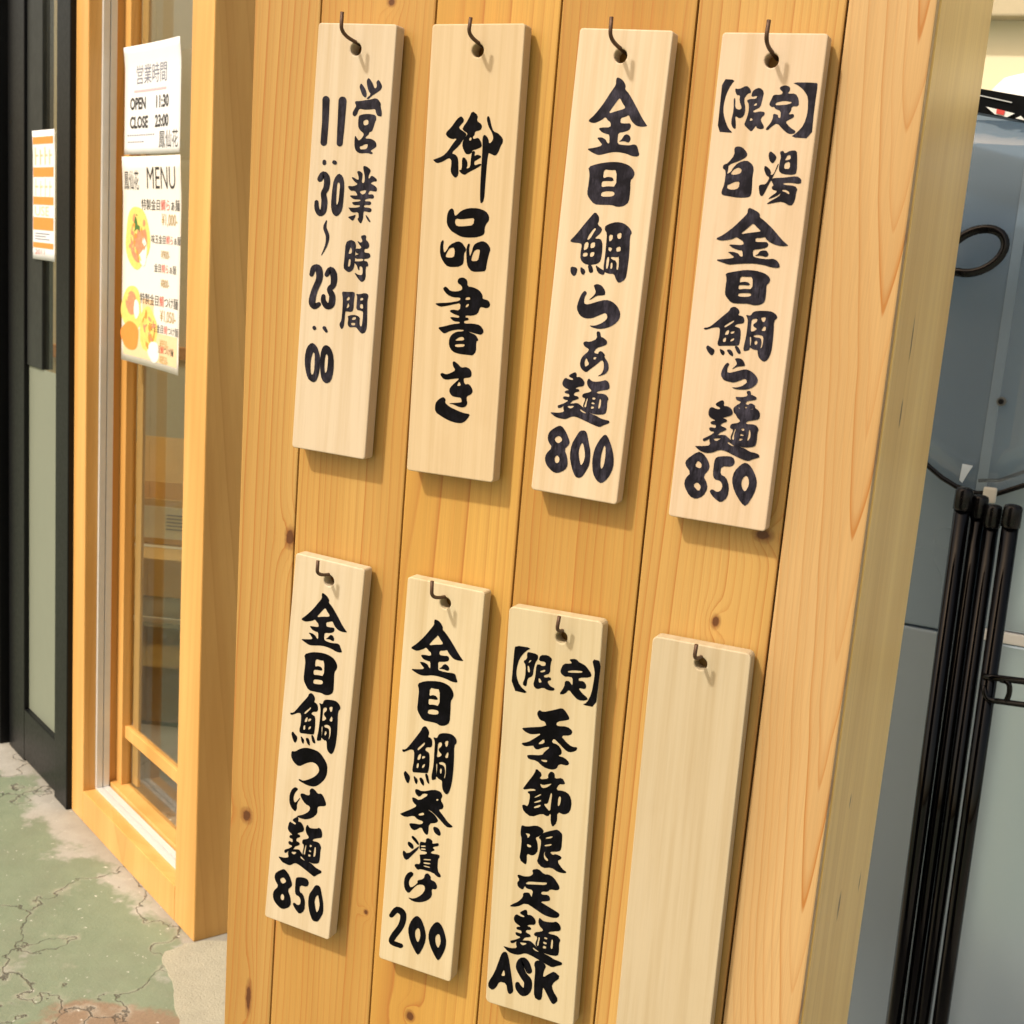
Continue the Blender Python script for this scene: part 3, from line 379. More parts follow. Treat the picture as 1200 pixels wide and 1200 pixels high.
'45,355 151,358 119,399 89,471 77,556 86,627 117,697 145,739 178,763 140,764 50,761 47,557;152,423 190,429 246,399 279,423 290,454 262,462 237,502 261,579 253,635 218,654 181,631 196,694 198,737 170,724 153,682 164,589 153,497 169,500 174,574 210,587 230,573 201,517 203,475 173,475;310,429 352,411 393,441 386,504 378,561 336,583 322,591 332,604 375,592 416,595 419,619 399,634 391,659 431,714 407,729 369,723 359,702 347,724 327,750 303,733 261,699 272,670 287,606 283,543 260,512 289,500 333,499 345,474 294,486 297,451|310,641 331,661 302,669|330,534 345,530 347,548 321,552;513,403 555,388 593,401 597,428 578,453 643,448 673,489 681,544 626,546 624,580 605,609 648,601 655,628 611,651 591,665 632,706 683,732 668,753 624,755 576,722 526,675 485,705 459,734 436,728 474,677 488,641 484,606 525,612 528,633 547,639 543,583 498,571 488,554 467,558 442,538 459,495 469,463 528,462 544,444 515,420|499,522 556,506 630,514 596,533 516,542 494,539;603,366 798,364 807,378 803,568 810,783 642,779 695,738 738,681 755,590 745,479 713,432 664,392;204,878 233,865 273,872 316,913 316,943 261,978 174,1012 176,1052 169,1086 202,1064 212,1037 249,992 316,969 361,993 384,1028 380,1095 387,1180 388,1240 359,1259 275,1264 211,1257 147,1251 140,1221 158,1167 159,1060 128,1041 132,1015 169,999 214,934|201,1084 214,1054 253,1028 286,1040 283,1073 233,1089|183,1169 203,1164 239,1142 281,1137 280,1190 233,1206 186,1199;499,888 544,919 557,941 532,988 502,967 486,918;469,1001 509,1025 527,1054 522,1074 549,1066 572,979 580,992 545,1086 534,1113 508,1174 482,1241 457,1236 437,1164 456,1150 491,1148 508,1121 518,1091 489,1079 465,1031;574,891 601,883 617,905 654,881 698,876 714,894 730,1043 709,1064 617,1062 583,1038 584,966 590,933|629,944 639,917 662,913 670,945 624,957|623,977 665,962 672,1017 625,1023;527,1107 553,1095 634,1088 733,1069 773,1093 774,1122 754,1130 693,1124 626,1131 647,1143 729,1145 753,1173 745,1186 741,1265 716,1306 644,1271 584,1285 517,1302 541,1277 611,1234 625,1206 591,1235 529,1262 537,1245 600,1195 550,1184 544,1165 560,1151|632,1180 666,1181 690,1196 691,1216 661,1198 633,1193;363,2121 398,2142 407,2164 398,2188 425,2191 447,2200 457,2234 445,2252 398,2260 377,2279 401,2285 432,2294 440,2362 436,2426 419,2434 302,2446 266,2453 252,2434 263,2375 260,2302 218,2304 183,2316 137,2335 120,2319 165,2309 198,2283 262,2218 321,2161 329,2134|291,2288 338,2251 371,2231 370,2245 334,2275 302,2298|307,2347 316,2323 339,2312 338,2350 309,2358|353,2325 387,2318 381,2336 355,2345|295,2389 320,2375 321,2412 298,2417|360,2388 388,2373 388,2393 357,2408;173,2454 202,2468 240,2488 230,2529 210,2535 183,2511 160,2476;275,2472 306,2480 326,2496 317,2526 292,2514;335,2477 364,2468 391,2489 398,2526 364,2512;396,2439 426,2436 458,2481 451,2500 427,2491;459,2179 501,2184 515,2154 542,2140 617,2132 670,2133 707,2153 722,2179 696,2205 704,2289 706,2375 705,2460 684,2520 654,2541 613,2516 597,2484 593,2450 558,2451 523,2434 526,2457 478,2474 474,2439 483,2369 486,2254 480,2209|513,2211 556,2198 562,2224 530,2250 535,2266 566,2280 551,2299 517,2311 514,2263|584,2190 629,2180 622,2218 606,2225|600,2294 619,2258 636,2256 638,2293|515,2354 523,2348 529,2364 531,2422 526,2422 520,2388|544,2337 583,2327 625,2334 629,2388 623,2429 612,2436 618,2390 607,2351 551,2351|558,2384 575,2374 586,2393 576,2411 561,2407;194,3338 242,3348 292,3400 315,3464 265,3539 296,3577 315,3634 285,3706 224,3741 166,3725 108,3640 114,3579 155,3526 96,3462 104,3419|203,3413 240,3437 240,3471 219,3478 183,3463|220,3593 259,3629 242,3675 185,3628;356,3362 430,3343 498,3342 520,3384 499,3425 407,3434 407,3502 460,3519 494,3589 493,3682 440,3740 380,3708 332,3661 350,3633 400,3655 431,3633 439,3589 413,3555 361,3550 344,3511 343,3401;611,3371 656,3398 707,3474 724,3538 709,3624 656,3737 611,3715 541,3624 509,3537 521,3460 571,3394|624,3478 648,3499 659,3556 633,3619 604,3590 591,3550 598,3507;383,1334 426,1349 464,1366 478,1383 477,1404 515,1425 601,1491 673,1562 713,1592 738,1608 685,1617 630,1610 583,1592 552,1571 540,1554 509,1564 465,1567 467,1599 524,1595 562,1592 578,1615 559,1638 513,1651 459,1660 457,1690 465,1716 519,1725 580,1726 625,1718 656,1728 678,1749 690,1779 672,1788 622,1788 563,1774 474,1768 403,1775 326,1785 275,1795 234,1785 151,1764 240,1751 317,1735 275,1708 248,1693 299,1690 342,1700 354,1719 380,1724 369,1672 341,1673 293,1662 251,1637 282,1633 375,1631 368,1601 343,1590 308,1570 278,1590 212,1606 172,1608 136,1597 201,1560 278,1493 336,1428 377,1379 374,1354|434,1455 463,1481 502,1510 486,1517 425,1528 334,1548 382,1504 412,1472;536,1660 569,1660 587,1687 578,1705 563,1710 528,1702 470,1708 497,1695 511,1669;251,1865 327,1844 413,1824 495,1822 565,1835 608,1857 626,1883 616,1914 599,1928 604,1992 603,2061 572,2087 520,2099 471,2089 398,2095 330,2096 284,2054 268,2030 266,1970 269,1905|380,1878 430,1878 480,1873 490,1972 422,1974 376,1985 373,1951 391,1945 468,1944 455,1921 413,1917 376,1930|377,2015 424,2007 479,2004 487,2024 453,2037 379,2040;412,2540 439,2531 476,2537 501,2569 504,2589 482,2594 444,2601 414,2619 396,2629 425,2599 437,2581 426,2558;358,2577 376,2589 361,2614 362,2656 387,2659 446,2637 512,2613 556,2623 596,2648 624,2681 622,2719 588,2756 539,2779 487,2785 446,2785 413,2774 452,2772 497,2757 529,2730 538,2717 527,2696 511,2693 476,2712 431,2734 387,2732 341,2724 312,2685 318,2641 338,2596;540,2791 575,2784 583,2816 595,2816 634,2831 630,2850 606,2859 560,2869 543,2896 576,2900 575,2892 596,2883 632,2901 623,2910 662,2940 667,2968 653,2993 619,3003 588,3008 620,2990 630,2971 627,2946 613,2922 578,2953 530,2980 505,2995 469,2989 452,2965 453,2936 477,2913 503,2895 506,2880 470,2873 457,2852 470,2845 507,2845 560,2830|495,2927 506,2941 522,2954 492,2973 482,2956 488,2938|543,2919 568,2916 559,2931 545,2925;351,2885 369,2900 367,2934 398,2932 433,2945 453,2978 441,3005 394,3023 370,3036 404,3039 414,3058 367,3081 360,3101 405,3110 417,3123 391,3141 361,3158 345,3182 332,3193 288,3210 255,3239 228,3247 224,3227 245,3214 283,3191 321,3157 273,3153 267,3129 284,3122 323,3125 322,3098 287,3098 270,3086 288,3068 319,3063 260,3041 245,3012 250,2969 270,2954 302,2964 335,2968 343,2952 300,2937 302,2918;285,3201 335,3184 406,3168 438,3188 506,3233 555,3254 590,3260 629,3279 687,3285 709,3292 717,3315 667,3335 628,3360 588,3355 503,3329 428,3301 374,3299 314,3334 263,3342 212,3331 162,3297 175,3295 233,3288 294,3273 279,3231|310,3213 379,3202 363,3217 343,3231 326,3226|437,3221 470,3236 499,3253 473,3253 436,3235;478,2925 516,2949 556,2948 604,2937 632,2920 663,2934 678,2964 674,3006 623,3022 577,3034 568,3059 649,3051 683,3085 673,3118 677,3186 669,3233 584,3253 532,3247 467,3210 454,3183 474,3117 441,3109 445,3073 502,3059 523,3038 485,3009 468,2969|486,3108 495,3112 483,3156 489,3201 465,3198 475,3147|541,3097 564,3097 562,3118 536,3113|536,3142 565,3149 561,3159 531,3160|530,3182 561,3182 554,3195 530,3204|601,3100 614,3106 622,3158 607,3193 595,3189 602,3142',
'152,2026 194,2023 254,1972 317,1946 390,1939 474,1948 534,1998 582,2059 587,2150 566,2214 517,2279 457,2328 375,2337 270,2317 263,2298 286,2295 315,2304 386,2266 455,2213 495,2151 481,2105 441,2079 395,2078 333,2109 255,2169 187,2138 152,2089;235,2391 274,2405 237,2454 223,2509 232,2549 252,2560 297,2492 306,2493 271,2563 277,2621 257,2657 206,2625 178,2574 174,2490 196,2428;431,2346 470,2360 501,2389 545,2372 581,2411 611,2470 599,2494 523,2517 512,2542 518,2599 464,2663 393,2701 328,2708 270,2700 360,2656 420,2603 429,2550 367,2539 315,2490 298,2453 324,2433 385,2440 412,2428 402,2376;347,327 385,341 415,364 431,389 425,410 465,439 531,513 601,601 640,639 664,658 612,667 565,662 522,637 504,614 488,586 455,598 417,613 422,654 473,650 510,645 520,667 508,694 462,713 412,720 408,761 415,796 465,804 520,802 560,793 590,800 605,831 627,867 602,879 558,880 502,863 427,856 364,863 296,880 252,886 210,875 143,848 217,834 284,815 253,783 226,762 270,758 306,772 324,794 343,804 338,734 309,733 270,727 234,696 253,688 338,682 330,647 308,633 286,613 257,636 192,658 162,660 127,647 182,597 253,518 309,437 345,384 337,345|394,473 416,502 450,534 440,551 374,564 303,587 344,530 373,492;482,723 508,730 525,757 521,780 501,783 472,774 424,782 448,763 466,739;199,994 276,953 370,931 456,928 529,947 566,977 591,1025 576,1067 561,1088 567,1193 571,1297 531,1335 479,1349 433,1337 359,1344 284,1346 235,1286 217,1244 220,1147 221,1057|336,1007 391,1011 436,1002 447,1160 378,1164 328,1175 324,1127 345,1118 428,1109 411,1074 368,1072 336,1090|333,1223 384,1210 437,1208 442,1240 410,1255 331,1266;325,1365 360,1389 372,1421 363,1451 386,1457 408,1472 417,1516 406,1543 360,1554 341,1579 362,1588 392,1597 400,1694 396,1779 383,1790 267,1808 239,1814 219,1791 232,1712 227,1608 188,1611 152,1633 110,1656 93,1635 136,1622 166,1584 224,1498 286,1415 295,1380|259,1589 304,1540 333,1510 333,1530 300,1571 268,1606|274,1671 282,1642 306,1622 305,1673 274,1687|313,1641 350,1628 342,1654 314,1670|265,1729 284,1712 289,1763 265,1769|324,1726 352,1706 351,1734 324,1755;147,1817 171,1836 210,1865 198,1920 177,1933 153,1896 131,1846;242,1838 275,1858 290,1875 284,1921 259,1902;300,1851 331,1835 354,1870 361,1918 327,1902;361,1798 386,1795 422,1859 415,1877 384,1870;419,1442 461,1450 472,1405 499,1388 571,1375 619,1378 656,1405 670,1441 643,1475 651,1592 657,1710 653,1829 635,1910 606,1938 562,1907 552,1859 544,1808 512,1813 478,1789 485,1822 432,1844 434,1795 445,1702 446,1543 439,1478|472,1483 511,1468 518,1499 484,1536 492,1559 521,1581 503,1606 473,1623 474,1556|536,1457 581,1442 574,1496 558,1504|552,1598 572,1547 585,1550 591,1599|473,1685 482,1671 486,1694 487,1778 483,1774 479,1731|499,1658 539,1640 579,1657 583,1733 573,1784 566,1792 569,1730 560,1676 508,1677|516,1723 528,1710 539,1732 526,1761 513,1755;291,2697 306,2714 304,2752 332,2743 359,2765 383,2806 373,2840 328,2863 305,2884 338,2885 347,2906 304,2931 300,2964 339,2967 349,2986 328,3007 295,3025 279,3056 270,3071 224,3094 194,3130 175,3133 170,3107 183,3093 227,3068 266,3030 216,3026 209,2998 227,2986 261,2993 258,2955 223,2955 215,2938 229,2918 255,2913 201,2885 188,2852 198,2795 210,2775 242,2787 277,2792 278,2775 239,2760 242,2739;224,3080 282,3060 345,3042 368,3064 431,3120 479,3144 511,3151 556,3176 607,3186 629,3190 628,3215 586,3242 551,3281 512,3267 433,3235 361,3209 310,3202 253,3251 206,3249 156,3242 107,3199 119,3193 178,3188 231,3166 216,3128|255,3096 320,3079 302,3108 285,3116 267,3112|369,3106 400,3125 428,3144 404,3140 368,3127;414,2743 442,2775 480,2770 532,2756 553,2738 582,2752 597,2796 596,2837 543,2858 499,2881 489,2903 567,2894 600,2941 593,2977 596,3066 587,3123 514,3146 455,3137 392,3090 389,3063 399,2980 372,2965 375,2924 427,2902 450,2880 411,2844 396,2798|417,2970 425,2970 422,3028 417,3079 399,3078 408,3013|466,2949 489,2954 484,2974 463,2979|463,3008 485,3016 489,3029 459,3029|459,3057 487,3058 482,3081 455,3082|522,2956 539,2963 543,3032 534,3064 516,3068 519,3006;186,3309 216,3321 261,3362 299,3437 298,3467 252,3522 291,3588 308,3660 284,3713 213,3755 163,3744 100,3698 80,3643 86,3588 140,3519 97,3473 80,3429 92,3383 139,3340|185,3404 209,3413 229,3439 194,3475 165,3467 148,3434|194,3583 221,3609 217,3644 202,3659 177,3647 174,3610;347,3349 415,3328 476,3329 497,3371 477,3417 393,3423 393,3496 441,3510 471,3585 473,3681 420,3742 370,3710 325,3658 343,3632 388,3651 416,3631 419,3585 396,3551 350,3543 340,3503 335,3383;572,3364 614,3354 635,3373 663,3457 685,3532 695,3631 666,3701 642,3748 606,3759 573,3754 533,3681 507,3591 508,3491 550,3412|612,3458 624,3485 645,3556 638,3623 616,3658 594,3600 580,3538 592,3486',
'273,2056 338,2069 461,2015 531,2019 557,2056 538,2104 577,2148 569,2188 524,2206 574,2247 637,2307 697,2334 664,2354 618,2355 532,2291 458,2245 405,2232 483,2261 534,2313 514,2346 435,2373 438,2471 422,2498 385,2475 358,2427 292,2484 251,2479 219,2432 251,2417 356,2405 376,2367 305,2364 268,2335 177,2377 110,2361 133,2344 228,2280 294,2229 245,2204 229,2158 258,2151 312,2169 409,2083 351,2082 309,2137 266,2110 255,2075|312,2307 368,2275 376,2301 325,2320|492,2105 515,2099 511,2117 494,2121;488,2386 541,2388 574,2439 559,2471 506,2452 483,2415;273,2539 323,2570 350,2607 340,2626 277,2582 257,2560;226,2610 281,2626 296,2666 274,2684 224,2653;182,2715 232,2746 330,2646 352,2628 343,2664 290,2735 232,2813 195,2801 177,2756;419,2532 447,2518 490,2534 487,2568 554,2538 562,2569 490,2601 527,2623 483,2652 484,2669 576,2654 579,2686 563,2702 568,2822 612,2865 602,2885 573,2888 524,2857 383,2859 356,2879 314,2846 327,2820 379,2810 366,2725 359,2715 439,2687 437,2665 355,2672 354,2583 382,2575 418,2576|409,2746 489,2728 485,2741 410,2757|412,2778 487,2768 482,2783 413,2795|415,2811 485,2808 480,2820 415,2822|368,2618 420,2604 419,2618 370,2632|371,2645 423,2636 422,2651 372,2661;287,2910 321,2933 277,2997 269,3045 296,3087 367,3015 359,2984 427,2953 439,2893 473,2878 505,2908 502,2937 555,2943 582,2986 568,3023 521,3026 534,3101 492,3158 413,3205 331,3218 267,3192 341,3187 418,3124 454,3057 438,3011 374,3025 331,3071 278,3153 227,3114 214,3027 237,2952;Q95,3458 101,3460 111,3458 122,3452 131,3443 142,3427 157,3405 171,3388 173,3387 174,3389 187,3391 198,3397 204,3403 206,3418 206,3443 201,3473 193,3502 179,3533 157,3570 134,3608 117,3642 107,3667 100,3690 100,3718 117,3740 145,3748 179,3750 210,3749 231,3749 243,3746 253,3739 260,3730 263,3723 93,3458 88,3454 83,3446 82,3435 87,3424 95,3407 108,3381 126,3352 157,3325 193,3319 223,3324 250,3339 269,3365 275,3397 275,3433 269,3471 258,3511 240,3552 216,3594 194,3631 178,3659 168,3680 162,3692 159,3691 155,3689 167,3693 193,3695 223,3695 244,3695 254,3698 261,3705 264,3714 264,3721;323,350 367,360 397,388 413,415 409,434 448,461 524,543 593,629 633,671 656,690 601,697 552,694 513,665 489,642 475,619 441,634 399,643 398,684 452,682 490,674 505,699 495,727 447,742 392,752 396,795 399,833 449,837 508,834 552,828 582,835 593,868 612,904 594,913 551,915 486,899 404,893 340,897 269,918 224,923 176,913 104,884 188,871 257,852 216,817 198,794 243,789 287,803 296,826 316,834 310,770 281,768 236,763 203,730 225,717 312,714 310,681 279,666 255,640 224,665 162,695 129,692 89,679 150,628 223,545 280,463 319,406 315,371|367,497 398,535 427,565 416,579 353,593 277,616 319,557 354,517;467,758 494,765 515,791 508,815 490,820 455,813 402,818 432,798 446,772;193,1012 268,970 368,947 451,939 526,957 564,992 585,1037 570,1084 557,1101 563,1204 565,1314 527,1353 469,1371 429,1354 355,1356 280,1359 230,1300 210,1262 213,1164 215,1072|330,1022 384,1022 433,1017 444,1180 372,1180 327,1192 323,1138 342,1131 425,1125 406,1091 364,1086 327,1108|329,1242 375,1228 433,1225 443,1258 404,1275 325,1283;316,1405 348,1439 361,1467 350,1510 376,1511 395,1526 402,1575 394,1606 345,1615 328,1645 350,1656 379,1665 390,1773 383,1861 366,1874 257,1893 219,1902 209,1874 221,1786 215,1678 175,1678 143,1700 97,1729 80,1701 122,1692 158,1646 219,1549 271,1465 282,1430|246,1654 289,1603 321,1569 322,1593 284,1641 256,1672|255,1747 267,1708 294,1692 289,1751 260,1767|304,1713 340,1709 332,1728 305,1745|252,1808 275,1790 275,1842 254,1852|313,1808 341,1781 339,1815 312,1839;134,1905 160,1921 196,1954 185,2019 168,2027 142,1993 119,1940;227,1932 261,1947 280,1968 270,2016 246,1995;289,1941 317,1928 345,1958 351,2011 317,1994;347,1882 377,1875 402,1949 404,1978 376,1961;404,1497 448,1499 460,1459 489,1438 557,1423 607,1426 647,1454 657,1494 632,1530 642,1657 645,1788 640,1914 621,2004 593,2036 552,2001 540,1952 537,1904 502,1900 469,1875 471,1908 427,1931 420,1885 433,1778 428,1606 428,1541|461,1541 499,1526 506,1562 471,1601 478,1624 511,1648 500,1670 460,1690 462,1618|529,1513 568,1492 566,1547 546,1566|543,1668 563,1613 580,1611 578,1670|459,1758 468,1747 473,1772 474,1861 472,1860 465,1806|486,1733 526,1718 562,1731 569,1808 566,1868 553,1882 562,1810 546,1752 495,1749|503,1799 519,1782 525,1815 520,1841 506,1834;400,3348 444,3378 487,3464 506,3539 495,3631 441,3762 402,3737 334,3635 303,3534 317,3448 361,3370|415,3471 434,3492 446,3559 423,3632 394,3591 383,3549 385,3503;624,3343 668,3373 710,3457 729,3531 718,3621 664,3749 626,3724 558,3624 527,3526 541,3441 585,3364|638,3464 657,3485 670,3550 647,3622 618,3582 606,3541 608,3495',
'362,914 400,930 503,889 584,853 622,881 662,934 653,955 541,993 539,1034 647,1017 702,1052 684,1096 587,1116 648,1169 702,1198 759,1191 746,1230 680,1259 632,1238 577,1194 521,1155 503,1199 567,1206 607,1249 609,1289 574,1312 637,1314 692,1353 674,1387 590,1385 568,1441 511,1459 436,1449 369,1402 284,1405 269,1372 291,1362 418,1340 437,1305 496,1242 434,1260 362,1301 328,1277 331,1264 244,1292 199,1268 273,1242 333,1194 404,1133 300,1165 245,1155 201,1128 221,1114 441,1059 427,1016 374,1011 339,957|405,1384 473,1374 470,1396 433,1399|364,1247 428,1176 435,1222;369,1474 435,1517 407,1574 496,1550 488,1510 517,1471 555,1485 559,1536 630,1510 665,1558 646,1573 604,1577 577,1640 660,1631 714,1655 740,1721 731,1816 677,1860 607,1845 609,1949 570,2005 546,1964 542,1871 516,1916 456,1896 353,1957 275,1923 250,1866 270,1850 314,1861 328,1743 300,1729 304,1712 388,1688 350,1676 240,1716 288,1637 356,1529|415,1614 440,1655 491,1633 536,1587 500,1601 448,1622|372,1754 433,1709 434,1724 372,1764|373,1801 439,1765 436,1786 373,1814|373,1848 440,1811 431,1839 374,1866|531,1676 543,1689 538,1768 534,1862 494,1830 466,1800 508,1790 519,1731|607,1695 633,1694 628,1773 603,1794;262,2054 310,2060 411,2023 464,2036 492,2067 444,2124 407,2146 431,2186 441,2268 414,2313 380,2330 332,2321 338,2404 327,2437 259,2399 269,2294 271,2192 255,2145 256,2094|302,2125 358,2124 331,2173 325,2145|326,2225 374,2234 366,2253 332,2253;500,2069 583,2028 624,2014 669,2045 672,2086 671,2195 648,2226 556,2248 591,2273 616,2254 676,2265 678,2289 637,2320 693,2382 741,2404 721,2421 653,2426 583,2397 499,2425 436,2380 449,2325 467,2203 463,2153 436,2139 468,2093|508,2121 578,2087 571,2110 513,2131|500,2195 575,2166 568,2185 506,2208|513,2251 507,2294 553,2333 537,2346 505,2324 502,2279;394,2467 457,2440 520,2481 562,2470 615,2486 671,2548 682,2583 658,2607 589,2612 566,2644 506,2655 500,2687 576,2671 596,2704 589,2731 496,2760 549,2776 637,2804 703,2828 685,2872 626,2888 539,2881 450,2845 356,2810 268,2873 190,2890 206,2868 282,2813 322,2759 319,2717 379,2697 398,2722 408,2741 420,2665 351,2666 332,2645 317,2692 263,2671 252,2631 276,2599 248,2564 264,2547 317,2553 377,2538 410,2505|343,2612 372,2590 492,2568 555,2553 544,2581 451,2601 344,2625;221,393 310,399 321,434 293,483 282,544 278,611 226,643 223,714 204,722 179,704 203,640 202,522 173,490 210,461 206,406|224,496 238,467 257,467 239,489|218,526 234,523 249,580 226,584;322,459 338,402 410,389 458,417 442,464 444,559 381,585 394,605 447,588 464,614 419,633 453,675 503,687 486,713 432,716 385,699 325,729 284,699 302,614 305,496 340,489 356,501 394,494 395,457|344,551 396,527 394,549 353,564|333,623 349,620 370,653 340,663;615,392 682,375 718,403 744,409 783,424 844,492 828,524 724,543 719,573 771,567 800,602 792,640 724,638 757,676 828,721 799,744 732,754 676,713 635,670 601,720 541,735 589,656 592,597 630,590 654,615 666,627 665,554 619,552 590,561 550,539 540,512 566,441 633,429 647,419|612,502 667,485 753,476 747,495 617,516;86,354 249,351 194,390 136,467 112,575 117,649 153,724 251,787 70,781 78,418;833,349 923,355 913,566 900,787 769,787 815,760 853,665 868,517 868,459;145,3372 187,3350 214,3395 241,3511 282,3700 285,3742 253,3776 228,3764 208,3674 135,3677 110,3742 69,3788 23,3768 20,3720 81,3596 121,3450|175,3540 193,3602 150,3614 162,3572;Q447,3504 454,3497 461,3486 464,3472 461,3460 456,3447 448,3428 439,3407 427,3389 415,3376 399,3365 376,3358 340,3370 317,3394 304,3419 296,3448 295,3479 304,3506 318,3528 333,3548 347,3566 362,3583 376,3597 385,3607 388,3613 390,3624 390,3640 389,3656 387,3667 385,3673 383,3678 384,3679 395,3677 398,3677 389,3672 378,3663 368,3656 362,3652 357,3647 351,3641 347,3636 342,3628 333,3624 324,3625 317,3627 445,3505 436,3509 425,3511 413,3507 405,3498 397,3487 388,3471 377,3456 369,3447 362,3443 356,3441 359,3442 377,3436 384,3431 381,3437 378,3445 377,3450 379,3459 386,3476 397,3494 407,3510 419,3521 433,3531 451,3545 466,3567 472,3594 474,3622 472,3649 466,3675 455,3700 439,3723 416,3743 384,3755 356,3749 338,3736 324,3722 313,3709 306,3695 302,3681 301,3670 301,3663 300,3652 303,3641 309,3633 315,3628;494,3357 545,3338 604,3377 580,3441 575,3508 646,3440 686,3410 754,3451 668,3547 686,3608 748,3684 705,3744 676,3734 602,3623 582,3601 581,3725 549,3749 500,3730 491,3590 495,3447 477,3395;360,2872 375,2888 379,2925 412,2915 449,2934 469,2967 462,3003 404,3017 380,3034 420,3038 429,3062 376,3079 373,3102 418,3112 429,3128 407,3144 366,3157 350,3186 342,3200 289,3217 252,3248 228,3252 220,3229 244,3220 287,3196 329,3163 276,3160 267,3133 283,3125 333,3129 328,3096 282,3099 273,3082 293,3066 321,3060 263,3038 241,3003 251,2963 272,2945 303,2956 345,2958 352,2945 302,2931 306,2912;289,3211 353,3190 423,3173 457,3193 529,3240 584,3265 625,3272 671,3291 729,3296 756,3301 759,3325 706,3350 664,3377 619,3370 527,3341 446,3320 383,3311 317,3349 262,3356 209,3349 155,3309 164,3303 231,3304 296,3283 280,3247|316,3219 394,3207 376,3227 354,3240 336,3235|456,3231 486,3246 522,3261 491,3261 454,3245;501,2914 538,2942 586,2939 640,2928 668,2911 701,2925 721,2958 716,2995 657,3014 607,3033 599,3052 687,3047 727,3080 712,3121 719,3193 710,3250 620,3263 553,3255 487,3213 475,3187 498,3116 455,3109 465,3075 525,3054 550,3031 508,3003 491,2963|504,3112 521,3116 513,3163 509,3205 492,3201 501,3149|563,3096 596,3098 590,3116 562,3113|555,3143 591,3147 589,3166 555,3164|557,3185 591,3186 584,3210 554,3212|636,3100 652,3104 653,3163 650,3194 632,3193 632,3143',
'']
PL = [(-0.08590, 0.55564, 0.08174, 0.39028, -0.01585), (0.03102, 0.55462, 0.08893, 0.39407, 0.00963), (0.16990, 0.55197, 0.08142, 0.39110, -0.02239), (0.29195, 0.54897, 0.08392, 0.39212, -0.00638), (-0.08154, 0.06218, 0.07883, 0.39094, -0.03997), (0.04368, 0.06037, 0.08078, 0.39316, -0.00943), (0.14963, 0.05140, 0.09121, 0.39292, 0.02416), (0.28709, 0.05022, 0.08721, 0.39300, 0.01000)]
HOLES = [(-0.045, 0.533), (0.077, 0.533), (0.208, 0.530), (0.334, 0.528), (-0.042, 0.041), (0.085, 0.042), (0.203, 0.032), (0.332, 0.034)]
PCOL = [((0.546, 0.465, 0.355), (0.96, 0.93, 0.88)), ((0.541, 0.437, 0.293), (0.94, 0.90, 0.82)), ((0.580, 0.480, 0.350), (0.97, 0.94, 0.90)), ((0.560, 0.451, 0.336), (0.97, 0.93, 0.88)),
        ((0.546, 0.470, 0.350), (0.96, 0.94, 0.88)), ((0.541, 0.465, 0.326), (0.95, 0.92, 0.82)), ((0.494, 0.427, 0.293), (0.96, 0.94, 0.86)), ((0.456, 0.389, 0.278), (0.95, 0.93, 0.85))]
PLAB = ['pale wooden plaque brushed with opening hours 11:30 to 23:00', 'pale wooden plaque brushed with four characters and no price', 'pale wooden plaque of the upper row priced 800', 'pale wooden plaque of the upper row with black brackets, priced 850',
        'pale wooden plaque of the lower row priced 850, without brackets', 'pale wooden plaque priced 200', 'pale wooden plaque with black brackets ending in ASK', 'blank unlettered pale wooden plaque on its bent nail']
